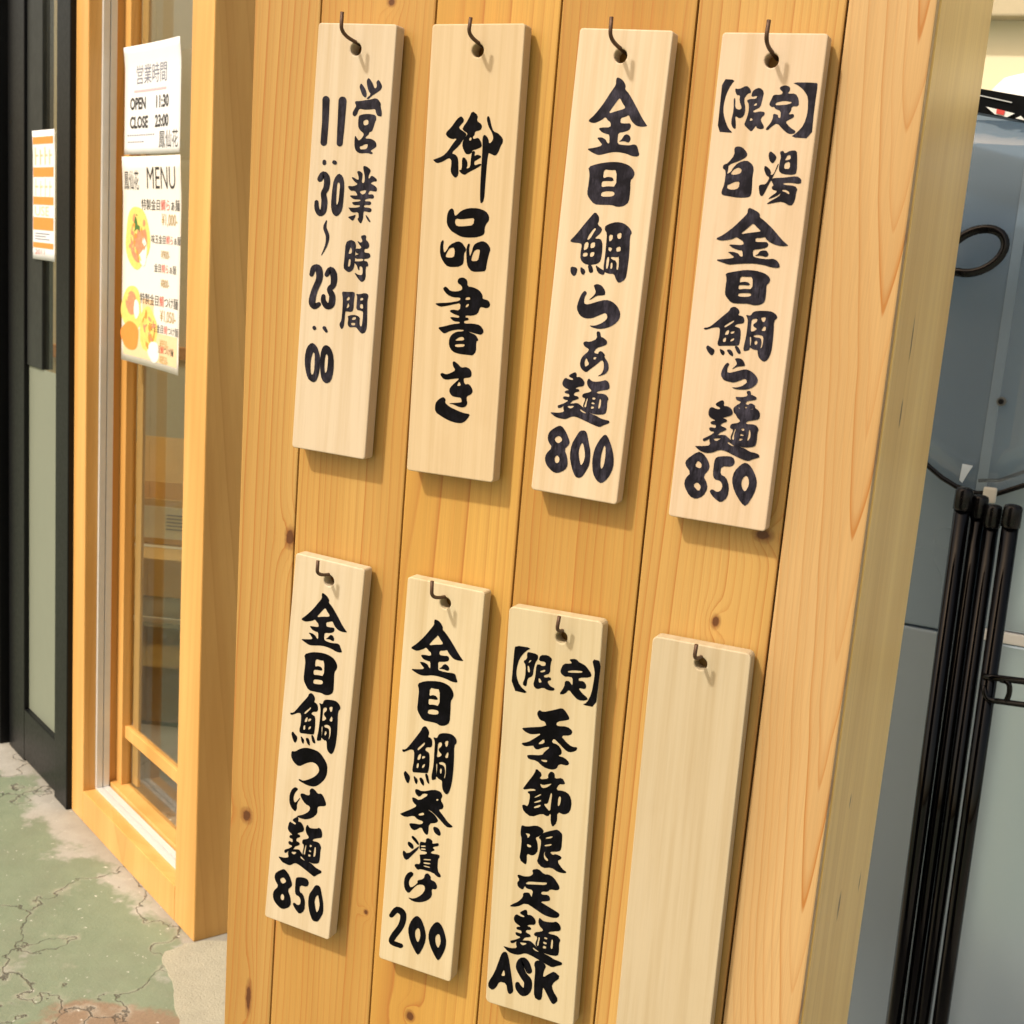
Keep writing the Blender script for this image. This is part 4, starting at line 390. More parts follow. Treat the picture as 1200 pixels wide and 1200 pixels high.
for i, (px, pz, pw, ph, th) in enumerate(PL):
    bev = 0.0012; rad = 0.003 if i < 6 else 0.005
    def corner(cx, cy, a0): return [(cx + rad*math.cos(a0 + k*math.pi/8), cy + rad*math.sin(a0 + k*math.pi/8)) for k in range(5)]
    outer = corner(pw-rad, -rad, 0) + corner(rad, -rad, math.pi/2) + corner(rad, -ph+rad, math.pi) + corner(pw-rad, -ph+rad, 1.5*math.pi)
    # hole in plaque coordinates
    ux, uz = math.cos(th), math.sin(th)
    hx0, hz0 = HOLES[i]; ddx, ddz = hx0 - px, hz0 - pz
    hu = ddx*ux + ddz*uz; hv = -ddx*uz + ddz*ux
    hr = 0.0056
    hole = [(hu + hr*math.cos(2*math.pi*k/24), hv + hr*math.sin(2*math.pi*k/24)) for k in range(24)]
    bm = bmesh.new(); to_front(curve_mesh([outer, hole], PT/2 - bev, bev, -bev), bm, 0.0)
    pq = mesh_obj('menu_plaque', bm, plaque_material(i, *PCOL[i]))
    pq.location = (px, -PG - PT/2, pz); pq.rotation_euler = (0, -th, 0)
    tag(pq, PLAB[i], 'plaque', 'wooden menu plaques on the pillar')
    if INK[i]:
        bm = bmesh.new()
        for k, comp in enumerate(INK[i].split(';')):
            zo = PT/2 + 0.00015 + 0.000012*k
            if comp[0] == 'Q':                                     # a brush stroke as a strip of quads
                q_ = [(int(q.split(',')[0])*1e-4, -int(q.split(',')[1])*1e-4) for q in comp[1:].split(' ')]
                vs = [bm.verts.new((x, -zo, y)) for x, y in q_]; nq = len(q_)//2
                for j in range(nq-1): bm.faces.new((vs[j], vs[j+1], vs[nq+j+1], vs[nq+j]))
                continue
            loops = [chaikin([(int(q.split(',')[0])*1e-4, -int(q.split(',')[1])*1e-4) for q in l.split(' ')]) for l in comp.split('|')]
            to_front(curve_mesh(loops), bm, zo)
        me = bpy.data.meshes.new('brush_lettering'); bm.to_mesh(me); bm.free(); me.materials.append(m_inkfaded if i in (0, 2, 3) else m_ink)
        link(bpy.data.objects.new('brush_lettering', me), pq)
    # bent nail (fixed to the pillar)
    HK = [(.043, .022, .000), (.040, .018, .003), (.042, .021, -.001), (.041, .021, .001), (.039, .014, .000), (.043, .016, -.002), (.034, .014, .003), (.040, .013, .001)][i]
    if i < 4: HK = (HK[0], HK[1] - 0.0045, HK[2])
    bm = bmesh.new(); hz = hz0 + hr - 0.0021
    tip = (hx0 + HK[2] - 0.001, -HK[0], hz + 0.006 + HK[1])
    tube(bm, [local(p) for p in arc_pts([(hx0, 0.006, hz), (hx0 + HK[2]*0.6 - 0.0012, -HK[0], hz + 0.005), tip], 8)], 0.0017, 10)
    mesh_obj('bent_nail', bm, m_rust, pillar)

# ------------------------------------------------------------------ shop front on the left (its own frame: s along the wall, n inwards, z up)
A0 = Vector((-0.997, 1.057, 0)); DS = Vector((-0.88295, 0.46947, 0)); NI = Vector((0.46947, 0.88295, 0))
SH = 0.032
def Wp(s, n, z): return A0 + DS*(s + SH*(z - GZ)) + NI*n + Vector((0, 0, z))
def wbox(bm, s0, s1, n0, n1, z0, z1, bev=0.0, mi=0, root=None):
    o = root.location if root is not None else Vector((0, 0, 0))
    prism(bm, [Wp(s0, n0, z0) - o, Wp(s1, n0, z0) - o, Wp(s1, n0, z1) - o, Wp(s0, n0, z1) - o], Vector((0, 0, 0)), NI*(n1 - n0), bev, mi)
ZS = 1.45
win = empty('shop_window', Wp(0.4, 0, GZ), 'tall pine framed shop window with silver track beside the pillar', 'window')
def wpart(name, boxes, mat, bev=0.002, root=win):
    bm = bmesh.new()
    for b in boxes: wbox(bm, *b, bev=bev, root=root)
    return mesh_obj(name, bm, mat, root)
wpart('frame_post', [(0.0, 0.105, 0.0, 0.30, GZ, ZS)], m_frame, 0.003)
wpart('jamb', [(0.690, 0.773, 0.0, 0.13, GZ, ZS)], m_frame, 0.003)
wpart('sill', [(0.106, 0.689, 0.0, 0.125, GZ, -1.067)], m_frame, 0.002)
wpart('header', [(0.106, 0.689, 0.0, 0.125, 1.30, ZS)], m_frame, 0.002)
wpart('track', [(0.108, 0.6885, 0.032, 0.048, -1.0665, -1.062), (0.108, 0.6885, 0.050, 0.066, -1.0665, -1.062),
                (0.680, 0.6895, 0.032, 0.048, -1.0615, 1.298), (0.680, 0.6895, 0.050, 0.066, -1.0615, 1.298)], m_alu, 0.0008)
wpart('sash', [(0.650, 0.6895, 0.086, 0.108, -1.0515, 1.298), (0.106, 0.6895, 0.069, 0.108, -1.0665, -1.052), (0.106, 0.145, 0.086, 0.108, -1.0515, 1.298)], m_frame, 0.0015)
wpart('rail', [(0.146, 0.6495, 0.094, 0.112, -0.925, -0.893)], m_frame, 0.0015)
wpart('stile', [(0.612, 0.648, 0.114, 0.122, -1.05, 1.298)], m_inwood, 0.0015)
wpart('glass_pane', [(0.146, 0.6495, 0.102, 0.105, -0.892, 1.297), (0.146, 0.6495, 0.1015, 0.1045, -1.0515, -0.926)], m_glass, 0.0)

# notices taped on the glass
def text_mesh(s, size, bold=0.0, xs=1.0):
    cu = bpy.data.curves.new('tmp', 'FONT'); cu.body = s; cu.size = size; cu.offset = bold; cu.align_x = 'LEFT'; cu.resolution_u = 3
    o = bpy.data.objects.new('tmp', cu); C.objects.link(o); bpy.context.view_layer.update()
    me = bpy.data.meshes.new_from_object(o.evaluated_get(bpy.context.evaluated_depsgraph_get()))
    bpy.data.objects.remove(o); bpy.data.curves.remove(cu)
    return me
class Sheet:
    """a printed sheet on the shop front: u runs left to right as read, v down from its top edge."""
    def __init__(self, s_left, s_right, z_top, z_bot, n, curl=0.004):
        self.sl, self.w, self.zt, self.h, self.n, self.c = s_left, s_left - s_right, z_top, z_top - z_bot, n, curl
        self.loc = Wp(s_left, n, z_bot)
    def P(self, u, v, lift=0.0):
        b = self.c*(4*(u/self.w - 0.5)**2 + 1.2*max(0, 1 - v/self.h*5))
        return Wp(self.sl - u, self.n - lift - b, self.zt - v) - self.loc
    def sheet(self, name, mat, label, cat):
        bm = bmesh.new(); nu, nv = 12, 16; g = {}
        for side, lf in ((0, 0.0), (1, -0.0006)):
            for a in range(nu+1):
                for b in range(nv+1): g[side, a, b] = bm.verts.new(self.P(self.w*a/nu, self.h*b/nv, lf))
            for a in range(nu):
                for b in range(nv): bm.faces.new((g[side, a, b], g[side, a+1, b], g[side, a+1, b+1], g[side, a, b+1]))
        for a in range(nu):
            for b in (0, nv): bm.faces.new((g[0, a, b], g[0, a+1, b], g[1, a+1, b], g[1, a, b]))
        for b in range(nv):
            for a in (0, nu): bm.faces.new((g[0, a, b], g[0, a, b+1], g[1, a, b+1], g[1, a, b]))
        self.o = mesh_obj(name, bm, mat, None, True); self.o.location = self.loc
        return tag(self.o, label, cat)
    def put(self, name, items, mat, lift=0.0005):
        for k, it in enumerate(items):
            bm = bmesh.new()
            if it[0] == 'T':
                _, s, u, v, size, xs = it[:6]; me = text_mesh(s, size, it[6] if len(it) > 6 else 0.0)
                vs = [bm.verts.new(self.P(u + q.co.x*xs, v - q.co.y, lift)) for q in me.vertices]
                for p in me.polygons:
                    try: bm.faces.new([vs[j] for j in p.vertices])
                    except ValueError: pass
                bpy.data.meshes.remove(me)
            elif it[0] == 'R':
                _, u0, v0, u1, v1 = it; nn = 8
                for q in range(nn):
                    a, b = u0 + (u1-u0)*q/nn, u0 + (u1-u0)*(q+1)/nn
                    bm.faces.new([bm.verts.new(self.P(*t, lift)) for t in ((a, v0), (b, v0), (b, v1), (a, v1))])
            elif it[0] == 'E':
                _, u, v, ru, rv = it[:5]; rot = it[5] if len(it) > 5 else 0.0
                ring = []
                for q in range(28):
                    t = 2*math.pi*q/28; wob = 1 + 0.05*math.sin(3*t + u*90) + 0.03*math.sin(5*t + v*70)
                    a, b = ru*wob*math.cos(t), rv*wob*math.sin(t)
                    ring.append(bm.verts.new(self.P(u + a*math.cos(rot) - b*math.sin(rot), v + a*math.sin(rot) + b*math.cos(rot), lift + 0.00002*k)))
                bm.faces.new(ring)
            me = bpy.data.meshes.new(name); bm.to_mesh(me); bm.free(); me.materials.append(mat)
            link(bpy.data.objects.new(name, me), self.o)
n1 = Sheet(0.617, 0.297, 0.775, 0.5335, 0.0655)
n1.sheet('notice', m_paper, 'white notice of opening hours on the window, above the illustrated menu', 'notice')
n1.put('heading', [('T', '営業時間', 0.060, 0.082, 0.046, 0.98)], m_txtblue)
n1.put('underline', [('R', 0.052, 0.098, 0.235, 0.103)], m_pink)
n1.put('hours', [('T', 'OPEN', 0.030, 0.140, 0.036, 0.95, 0.0012), ('T', '11:30', 0.172, 0.140, 0.036, 0.98, 0.0012), ('T', 'CLOSE', 0.030, 0.182, 0.036, 0.95, 0.0012), ('T', '23:00', 0.172, 0.182, 0.036, 0.98, 0.0012)], m_txt)
n1.put('small_print', [('R', 0.018+0.013*k, 0.197, 0.026+0.013*k, 0.200) for k in range(12)] + [('R', 0.022+0.013*k, 0.212, 0.030+0.013*k, 0.215) for k in range(7)], m_txtblue)
n1.put('shop_mark', [('T', '鳳仙花', 0.195, 0.226, 0.042, 0.92)], m_txt)
n2 = Sheet(0.622, 0.284, 0.5285, 0.051, 0.0660)
n2.sheet('menu_sheet', m_paperw, 'illustrated ramen menu sheet with bowls on the window, below the opening hours', 'menu')
n2.put('shop_mark', [('T', '鳳仙花', 0.010, 0.072, 0.048, 0.58)], m_txt)
n2.put('heading', [('T', 'MENU', 0.135, 0.072, 0.070, 0.90)], m_txt)
rows = [(0.118, '特製金目', '鯛ら', 'ぁ麺', '¥1,000-', 0.105, 0.027), (0.192, '味玉金目', '鯛ら', 'ぁ麺', '¥900-', 0.165, 0.021), (0.256, '金目', '鯛ら', 'ぁ麺', '¥800-', 0.185, 0.021),
        (0.332, '特製金目', '鯛', 'つけ麺', '¥1,050-', 0.105, 0.027), (0.392, '味玉金目', '鯛', 'つけ麺', '¥950-', 0.160, 0.021), (0.438, '金目', '鯛', 'つけ麺', '¥850-', 0.190, 0.019)]
bk, rd, gd = [], [], []
for v, a, b, c, p, u, sz in rows:
    x_ = 1.05
    bk.append(('T', a, u, v, sz, x_)); rd.append(('T', b, u + sz*x_*len(a), v, sz, x_)); bk.append(('T', c, u + sz*x_*len(a+b), v, sz, x_))
    gd.append(('T', p, 0.225, v + (0.034 if v < 0.43 else 0.024), 0.036 if sz > .025 else 0.026, 0.85))
n2.put('dish_names', bk, m_txt, 0.0009); n2.put('dish_accent', rd, m_txtred, 0.0009); n2.put('prices', gd, m_txtgold, 0.0009)
n2.put('tint_block', [('R', 0.012, 0.395, 0.328, 0.462), ('R', 0.118, 0.322, 0.185, 0.372)], m_peach, 0.0004)
n2.put('bowl_picture', [('E', 0.086, 0.185, 0.070, 0.072), ('E', 0.057, 0.352, 0.058, 0.055), ('E', 0.155, 0.392, 0.052, 0.052)], m_yellowp, 0.0005)
n2.put('broth', [('E', 0.155, 0.395, 0.040, 0.040), ('E', 0.050, 0.415, 0.052, 0.034)], m_orange, 0.0006)
n2.put('topping', [('E', 0.092, 0.192, 0.048, 0.048), ('E', 0.055, 0.338, 0.030, 0.028)], m_meat, 0.0007)
rb = random.Random(3); bits = []
for k in range(34):
    a_, r_ = rb.uniform(0, 6.28), rb.uniform(0.012, 0.052); bits.append(('E', 0.086 + r_*math.cos(a_), 0.187 + r_*1.05*math.sin(a_), rb.uniform(0.004, 0.011), rb.uniform(0.003, 0.008), rb.uniform(0, 3)))
for k in range(20):
    a_, r_ = rb.uniform(0, 6.28), rb.uniform(0.008, 0.040); bits.append(('E', 0.155 + r_*math.cos(a_), 0.394 + r_*math.sin(a_), rb.uniform(0.005, 0.012), rb.uniform(0.003, 0.006), rb.uniform(0, 3)))
n2.put('topping_bit', bits[::3], m_yellowp, 0.00076); n2.put('topping_bit', bits[1::3], m_meat, 0.00078); n2.put('topping_bit', bits[2::3], m_orange, 0.00080)
n2.put('garnish', [('E', 0.082, 0.156, 0.018, 0.024)], m_leaf, 0.00085)
n2.put('egg', [('E', 0.118, 0.216, 0.024, 0.032), ('E', 0.086, 0.350, 0.016, 0.022), ('E', 0.190, 0.440, 0.034, 0.024)], m_white, 0.00085)

# black shop door further left
door = empty('black_door', Wp(1.1, 0.0, GZ), 'black framed shop door with frosted lower pane, left of the pine window', 'door')
wpart('door_post', [(0.774, 0.870, -0.014, 0.10, GZ, ZS)], m_black, 0.003, door)
wpart('door_stile', [(1.144, 1.283, -0.008, 0.035, GZ, ZS)], m_black, 0.003, door)
wpart('bottom_rail', [(0.871, 1.143, -0.008, 0.035, GZ + 0.008, -0.995)], m_black, 0.003, door)
wpart('frosted_pane', [(0.871, 1.143, 0.006, 0.012, -0.994, -0.021)], m_frost, 0.0, door)
wpart('upper_pane', [(0.871, 1.020, 0.006, 0.010, -0.020, ZS)], m_glass, 0.0, door)
wpart('dark_panel', [(1.021, 1.143, 0.0, 0.030, -0.020, ZS)], m_darkgrey, 0.002, door)
wpart('side_frame', [(1.300, 1.420, -0.03, 0.06, GZ, ZS)], m_black, 0.003, door)
wpart('side_panel', [(1.422, 2.40, -0.01, 0.04, GZ, ZS)], m_darkgrey, 0.003, door)
p3 = Sheet(1.075, 0.902, 0.592, 0.266, -0.0045, 0.002)
p3.sheet('poster', m_paper, 'white poster with orange bands on the black door', 'poster')
p3.put('band', [('R', 0.004, 0.016, 0.162, 0.034), ('R', 0.004, 0.092, 0.162, 0.116), ('R', 0.004, 0.166, 0.162, 0.186), ('R', 0.004, 0.218, 0.162, 0.250), ('R', 0.004, 0.282, 0.162, 0.296)], m_orange)
p3.put('faded_lettering', [('R', 0.016 + 0.036*k + (0.004 if r else 0), v0 + 0.006*(k % 2), 0.024 + 0.036*k, v0 + 0.044) for r, v0 in enumerate((0.042, 0.120, 0.190)) for k in range(4) if v0 < 0.18] +
       [('R', 0.016 + 0.036*k, v0 + 0.018, 0.040 + 0.036*k, v0 + 0.023) for v0 in (0.042, 0.120) for k in range(4)] + [('T', 'USE', 0.012, 0.2135, 0.034, 2.0)], m_peach)
p3.put('small_print', [('R', 0.018, 0.258 + 0.007*k, 0.130 - 0.03*(k % 2), 0.2605 + 0.007*k) for k in range(3)], m_txtblue)
p3.put('red_print', [('T', '2011', 0.018, 0.312, 0.018, 2.2)], m_txtred)

# room behind the glass
def wthing(name, boxes, mat, label, cat, bev=0.002, loc=None):
    bm = bmesh.new(); s0, s1, a0, a1, z0, z1 = boxes[0]
    class Rr: pass
    r = Rr(); r.location = Wp((s0+s1)/2, (a0+a1)/2, z0)
    for b in boxes: wbox(bm, *b, bev=bev, root=r)
    o = mesh_obj(name, bm, mat); o.location = r.location
    return tag(o, label, cat)
bm = bmesh.new(); wbox(bm, 0.11, 2.6, 0.31, 2.6, GZ - 0.02, GZ + 0.004)
tag(mesh_obj('floor', bm, plain('grey_floor', (0.42, 0.42, 0.38), 0.7, 0.15, 9, 0.2)), kind='structure')
wthing('side_wall', [(2.60, 2.70, 0.06, 2.70, GZ, 1.6)], m_wallin, 'plain beige inner wall seen through the window glass', 'wall')
wthing('back_wall', [(0.0, 2.595, 2.60, 2.70, GZ, 1.6)], m_wallin, 'beige rear wall of the room behind the window', 'wall')
wthing('partition', [(0.0, 0.10, 0.301, 2.595, GZ, 1.6)], m_inwood, 'plain timber inner wall running back from the window post', 'wall')
bm = bmesh.new()
cl = empty('slatted_ceiling', Wp(1.4, 1.0, 1.24), 'slatted timber ceiling glimpsed above the notices behind the glass', 'ceiling')
for k in range(4):
    bm = bmesh.new(); wbox(bm, 0.15, 2.55, 0.32 + 0.12*k, 0.40 + 0.12*k, 1.24, 1.265, root=cl); mesh_obj('slat', bm, m_inwood, cl)
lp = empty('tube_lamp', Wp(1.45, 0.62, 1.06), 'lit white tube lamp under the slatted ceiling behind the glass', 'lamp')
def emit(name, col, s):
    n = NT(name); n.set(col, 0.5); n.b.inputs['Emission Color'].default_value = (*col, 1); n.b.inputs['Emission Strength'].default_value = s; return n.m
bm = bmesh.new(); tube(bm, [Wp(0.92, 0.22, 1.06) - lp.location, Wp(1.34, 0.70, 1.06) - lp.location], 0.012, 14); mesh_obj('lamp_tube', bm, emit('lit_tube', (1.0, 0.88, 0.64), 150.0), lp)
bm = bmesh.new(); tube(bm, [Wp(0.90, 0.20, 1.088) - lp.location, Wp(1.36, 0.72, 1.088) - lp.location], 0.014, 8); mesh_obj('lamp_housing', bm, m_inwood, lp)
wthing('wall_trim', [(2.57, 2.598, 0.20, 2.0, -0.14, -0.09)], plain('orange_trim', (0.45, 0.20, 0.05), 0.5), 'orange brown wooden trim across the inner wall', 'trim')
# stack of boxes: own axes u (right), m (towards the street)
BU = Vector((0.933, 0.359, 0)); BM = Vector((0.359, -0.933, 0)); B0 = Vector((-1.904, 2.012, 0))
def bpt(u, d, z): return B0 + BU*u - BM*d + Vector((0, 0, z))
def bbox(bm, u0, u1, d0, d1, z0, z1, o, bev=0.002):
    prism(bm, [bpt(u0, d0, z0) - o, bpt(u1, d0, z0) - o, bpt(u1, d0, z1) - o, bpt(u0, d0, z1) - o], Vector((0, 0, 0)), -BM*(d1-d0), bev)
ob = bpt(-0.1, 0.2, GZ + 0.004)
binr = empty('storage_bin', ob, 'clear plastic storage bin with pale rim at the bottom of the stack behind the glass', 'bin')
bm = bmesh.new(); Z0 = GZ + 0.004
for b in ((-0.40, -0.390, 0, 0.44), (0.120, 0.130, 0, 0.44)): bbox(bm, b[0], b[1], b[2], b[3], Z0, -0.812, ob)
bbox(bm, -0.3895, 0.1195, 0.0, 0.008, Z0, -0.812, ob); bbox(bm, -0.3895, 0.1195, 0.432, 0.44, Z0, -0.812, ob); bbox(bm, -0.3895, 0.1195, 0.0085, 0.4315, Z0, Z0 + 0.008, ob)
mesh_obj('tub', bm, m_bin, binr)
bm = bmesh.new(); bbox(bm, -0.41, 0.14, -0.010, 0.012, -0.811, -0.795, ob); bbox(bm, -0.41, 0.14, 0.43, 0.45, -0.811, -0.795, ob); bbox(bm, -0.41, -0.39, 0.0125, 0.4295, -0.811, -0.795, ob); bbox(bm, 0.12, 0.14, 0.0125, 0.4295, -0.811, -0.795, ob)
mesh_obj('rim', bm, m_rim, binr)
bm = bmesh.new(); bbox(bm, -0.380, 0.11, 0.012, 0.424, Z0 + 0.009, -0.96, ob); mesh_obj('contents', bm, m_card, binr)
bm = bmesh.new(); bbox(bm, -0.405, 0.135, -0.006, 0.446, -0.7945, -0.790, ob); mesh_obj('lid', bm, m_bin, binr)
bm = bmesh.new(); bbox(bm, -0.052, -0.036, -0.013, -0.0105, Z0, -0.80, ob, 0.0005); mesh_obj('corner_rib', bm, m_rim, binr)
ob2 = bpt(-0.15, 0.35, -0.789)
cb2 = empty('cardboard_box', ob2, 'plain closed cardboard box in the middle of the stack behind the glass', 'box')
bm = bmesh.new(); bbox(bm, -0.36, 0.062, 0.20, 0.52, -0.789, -0.663, ob2, 0.003); mesh_obj('carton', bm, m_card, cb2)
bm = bmesh.new(); bbox(bm, -0.36, 0.062, 0.345, 0.375, -0.6622, -0.6612, ob2, 0.0); mesh_obj('tape', bm, m_label, cb2)
ob3 = bpt(-0.1, 0.55, -0.660)
cb3 = empty('cardboard_box', ob3, 'open cardboard box with white label band on top of the stack behind the glass', 'box')
bm = bmesh.new()
for b in ((-0.36, 0.20, 0.39, 0.395), (-0.36, 0.20, 0.70, 0.705), (-0.36, -0.355, 0.3955, 0.6995), (0.195, 0.20, 0.3955, 0.6995)): bbox(bm, *b, -0.660, -0.508, ob3, 0.0008)
bbox(bm, -0.3545, 0.1945, 0.3955, 0.6995, -0.660, -0.655, ob3, 0.0)
mesh_obj('carton', bm, m_card, cb3)
bm = bmesh.new(); bbox(bm, -0.36, 0.20, 0.387, 0.3892, -0.640, -0.532, ob3, 0.0); lb = mesh_obj('label_band', bm, m_label, cb3)
bm = bmesh.new()
for k in range(0):
    bbox(bm, -0.10, -0.035, 0.3855, 0.3865, -0.560 - 0.012*k, -0.557 - 0.012*k, ob3, 0.0); bbox(bm, 0.0, 0.055 - 0.008*(k % 3), 0.3855, 0.3865, -0.562 - 0.014*k, -0.559 - 0.014*k, ob3, 0.0)
bm.free()
for k in range(5):
    for u0, u1, zz in ((-0.10, -0.035, -0.560 - 0.012*k), (0.0, 0.055 - 0.008*(k % 3), -0.562 - 0.014*k)):
        bm = bmesh.new(); bbox(bm, u0, u1, 0.3855, 0.3865, zz, zz + 0.003, ob3, 0.0); mesh_obj('label_print', bm, m_txtblue, lb)
bm = bmesh.new()
prism(bm, [bpt(-0.36, 0.705, -0.508) - ob3, bpt(0.20, 0.705, -0.508) - ob3, bpt(0.18, 0.78, -0.36) - ob3, bpt(-0.34, 0.78, -0.36) - ob3], Vector((0, 0, 0)), -BM*0.005, 0.0)
prism(bm, [bpt(-0.36, 0.40, -0.508) - ob3, bpt(-0.36, 0.69, -0.508) - ob3, bpt(-0.43, 0.68, -0.43) - ob3, bpt(-0.43, 0.41, -0.43) - ob3], Vector((0, 0, 0)), Vector((0, 0, -0.004)), 0.0)
mesh_obj('flap', bm, m_card, cb3)

# ------------------------------------------------------------------ right: steel cabinet, windscreen, folded black tubes, cream wall
def steel():
    n = NT('blue_grey_steel'); co = n.coord(); a = n.noise(n.scale(co, (5, 5, 1.2)), 1.0, 3); b = n.noise(n.scale(co, (900, 900, 20)), 1.0, 3)
    c = n.mix(a, (0.46, 0.60, 0.74), (0.58, 0.70, 0.80)); n.bump(b, 0.06, 0.0003)
    return n.set(c, n.math('MULTIPLY_ADD', a, 0.12, 0.16), Metallic=0.5)
m_steel = steel()
m_screen = glass('smoky_screen', (0.74, 0.81, 0.88), 0.6, 0.03, 0.03)
cab = empty('steel_cabinet', (0.75, 1.45, GZ), 'blue grey steel cabinet with a white seam behind the black tubes', 'cabinet')
co_ = cab.location
def cbox(name, bs, mat, bev=0.004, par=cab):
    bm = bmesh.new()
    for lo, hi in bs: box(bm, Vector(lo) - co_, Vector(hi) - co_, bev)
    return mesh_obj(name, bm, mat, par)
cbox('carcass', [((0.05, 1.176, GZ + 0.05), (1.45, 1.80, 0.655))], m_steel)
cbox('upper_door', [((0.455, 1.150, -0.168), (1.44, 1.175, 0.65))], m_steel)
cbox('lower_door', [((0.06, 1.150, GZ + 0.07), (1.44, 1.175, -0.190))], m_steel)
cbox('side_plate', [((0.06, 1.152, -0.186), (0.452, 1.175, 0.65))], plain('shaded_plate', (0.30, 0.40, 0.50), 0.30, 0.04, 2, Metallic=0.3))  # darker than the doors: shade on this side put into the colour
cbox('white_seam', [((0.455, 1.146, -0.1885), (1.44, 1.175, -0.1695))], m_white, 0.003)
cbox('strip', [((0.4525, 1.143, -0.165), (0.468, 1.1495, 0.648))], plain('pale_steel', (0.80, 0.82, 0.82), 0.35, 0.05), 0.001)
for fx, fy in ((0.08, 1.20), (1.36, 1.20), (0.08, 1.70), (1.36, 1.70)): cbox('foot', [((fx, fy, GZ), (fx + 0.06, fy + 0.06, GZ + 0.05))], m_cap, 0.004)
# windscreen leaning in front of the cabinet
_t = m_screen.node_tree; _o = [q for q in _t.nodes if q.type == 'OUTPUT_MATERIAL'][0]; _s = _o.inputs[0].links[0].from_socket
_d = _t.nodes.new('ShaderNodeBsdfDiffuse'); _d.inputs[0].default_value = (0.55, 0.64, 0.72, 1); _m = _t.nodes.new('ShaderNodeMixShader'); _m.inputs[0].default_value = 0.17  # diffuse mix paints a pale haze over the clear screen
_t.links.new(_s, _m.inputs[1]); _t.links.new(_d.outputs[0], _m.inputs[2]); _t.links.new(_m.outputs[0], _o.inputs[0])
ws = empty('windscreen', (0.62, 1.07, 0.065), 'smoky clear windscreen with curved black lower edge and dark top bar, before the steel cabinet', 'windscreen')
wo_ = ws.location
ARC = [(0.30, 0.175), (0.335, 0.130), (0.381, 0.097), (0.405, 0.081), (0.429, 0.070), (0.459, 0.064), (0.490, 0.068), (0.525, 0.086), (0.60, 0.105), (0.70, 0.12), (0.86, 0.14), (0.95, 0.19)]
def ys(x): return 1.062 + 0.10*(x - 0.62)**2
bm = bmesh.new()
top = 0.625; nx = len(ARC); nz = 8; g = {}
for sd_, off in ((0, 0.0), (1, 0.0035)):
    for a, (x, zb) in enumerate(ARC):
        for b in range(nz+1): g[sd_, a, b] = bm.verts.new(Vector((x, ys(x) + off, zb + (top - zb)*b/nz)) - wo_)
    for a in range(nx-1):
        for b in range(nz): bm.faces.new((g[sd_, a, b], g[sd_, a+1, b], g[sd_, a+1, b+1], g[sd_, a, b+1]))
for a in range(nx-1):
    for b in (0, nz): bm.faces.new((g[0, a, b], g[0, a+1, b], g[1, a+1, b], g[1, a, b]))
for b in range(nz):
    for a in (0, nx-1): bm.faces.new((g[0, a, b], g[0, a, b+1], g[1, a, b+1], g[1, a, b]))
mesh_obj('screen', bm, m_screen, ws, True)
bm = bmesh.new(); tube(bm, [Vector((x, ys(x) + 0.002, zb - 0.002)) - wo_ for x, zb in ARC], 0.0042, 10); mesh_obj('edge_trim', bm, m_cap, ws)
bm = bmesh.new(); tube(bm, [Vector((x, ys(x) + 0.012, zb + 0.017 + 0.04*(x - 0.46))) - wo_ for x, zb in ARC[5:]], 0.003, 8); mesh_obj('rear_lip', bm, m_darkgrey, ws)
bm = bmesh.new()
for k in range(8):
    xa, xb = 0.30 + 0.08*k, 0.38 + 0.08*k
    za, zb = 0.672 - 0.16*(xa - 0.36) + 0.10*(xa - 0.4)**2, 0.672 - 0.16*(xb - 0.36) + 0.10*(xb - 0.4)**2
    f = []
    for (yy, zz) in ((-0.012, 0), (0.02, 0.004), (0.02, -0.034), (-0.010, -0.034)):
        f.append((bm.verts.new(Vector((xa, ys(xa) + yy, za + zz)) - wo_), bm.verts.new(Vector((xb, ys(xb) + yy, zb + zz)) - wo_)))
    for q in range(4): bm.faces.new((f[q][0], f[q][1], f[(q+1) % 4][1], f[(q+1) % 4][0]))
bmesh.ops.remove_doubles(bm, verts=bm.verts, dist=0.0005)
vis = mesh_obj('top_bar', bm, m_black, ws)
def vq(x, zoff): return Vector((x, ys(x) - 0.0135, 0.672 - 0.16*(x - 0.36) + 0.10*(x - 0.4)**2 + zoff)) - wo_
def patch(name, quads, mat, par):
    bm = bmesh.new()
    for q in quads: prism(bm, [vq(*p) for p in q], Vector((0, 0, 0)), Vector((0, 0.001, 0)))
    return mesh_obj(name, bm, mat, par)
patch('highlight_line', [((0.378, -0.009), (0.428, -0.011), (0.428, -0.0125), (0.378, -0.0105))], m_alu, vis)
patch('white_sticker', [((0.392, -0.024), (0.434, -0.0262), (0.424, -0.0335), (0.406, -0.0325)), ((0.436, -0.033), (0.443, -0.028), (0.450, -0.0335))], m_white, vis)
bm = bmesh.new(); prism(bm, [vq(0.408, -0.0246) + Vector((0, -0.0008, 0)), vq(0.420, -0.0252) + Vector((0, -0.0008, 0)), vq(0.419, -0.0318) + Vector((0, -0.0008, 0)), vq(0.408, -0.0312) + Vector((0, -0.0008, 0))], Vector((0, 0, 0)), Vector((0, -0.0006, 0))); mesh_obj('red_mark', bm, plain('red_sticker', (0.62, 0.06, 0.05), 0.5), vis)
bm = bmesh.new(); tube(bm, [Vector((0.476, 1.0585, 0.209)) - wo_, Vector((0.476, 1.066, 0.209)) - wo_], 0.0072, 20); mesh_obj('washer', bm, plain('grey_washer', (0.16, 0.17, 0.18), 0.35, 0.2, Metallic=0.5), ws)
bm = bmesh.new(); tube(bm, [Vector((0.4755, 1.0540, 0.209)) - wo_, Vector((0.4755, 1.0583, 0.209)) - wo_], [0.0030, 0.0044], 12); mesh_obj('bolt', bm, m_black, ws)
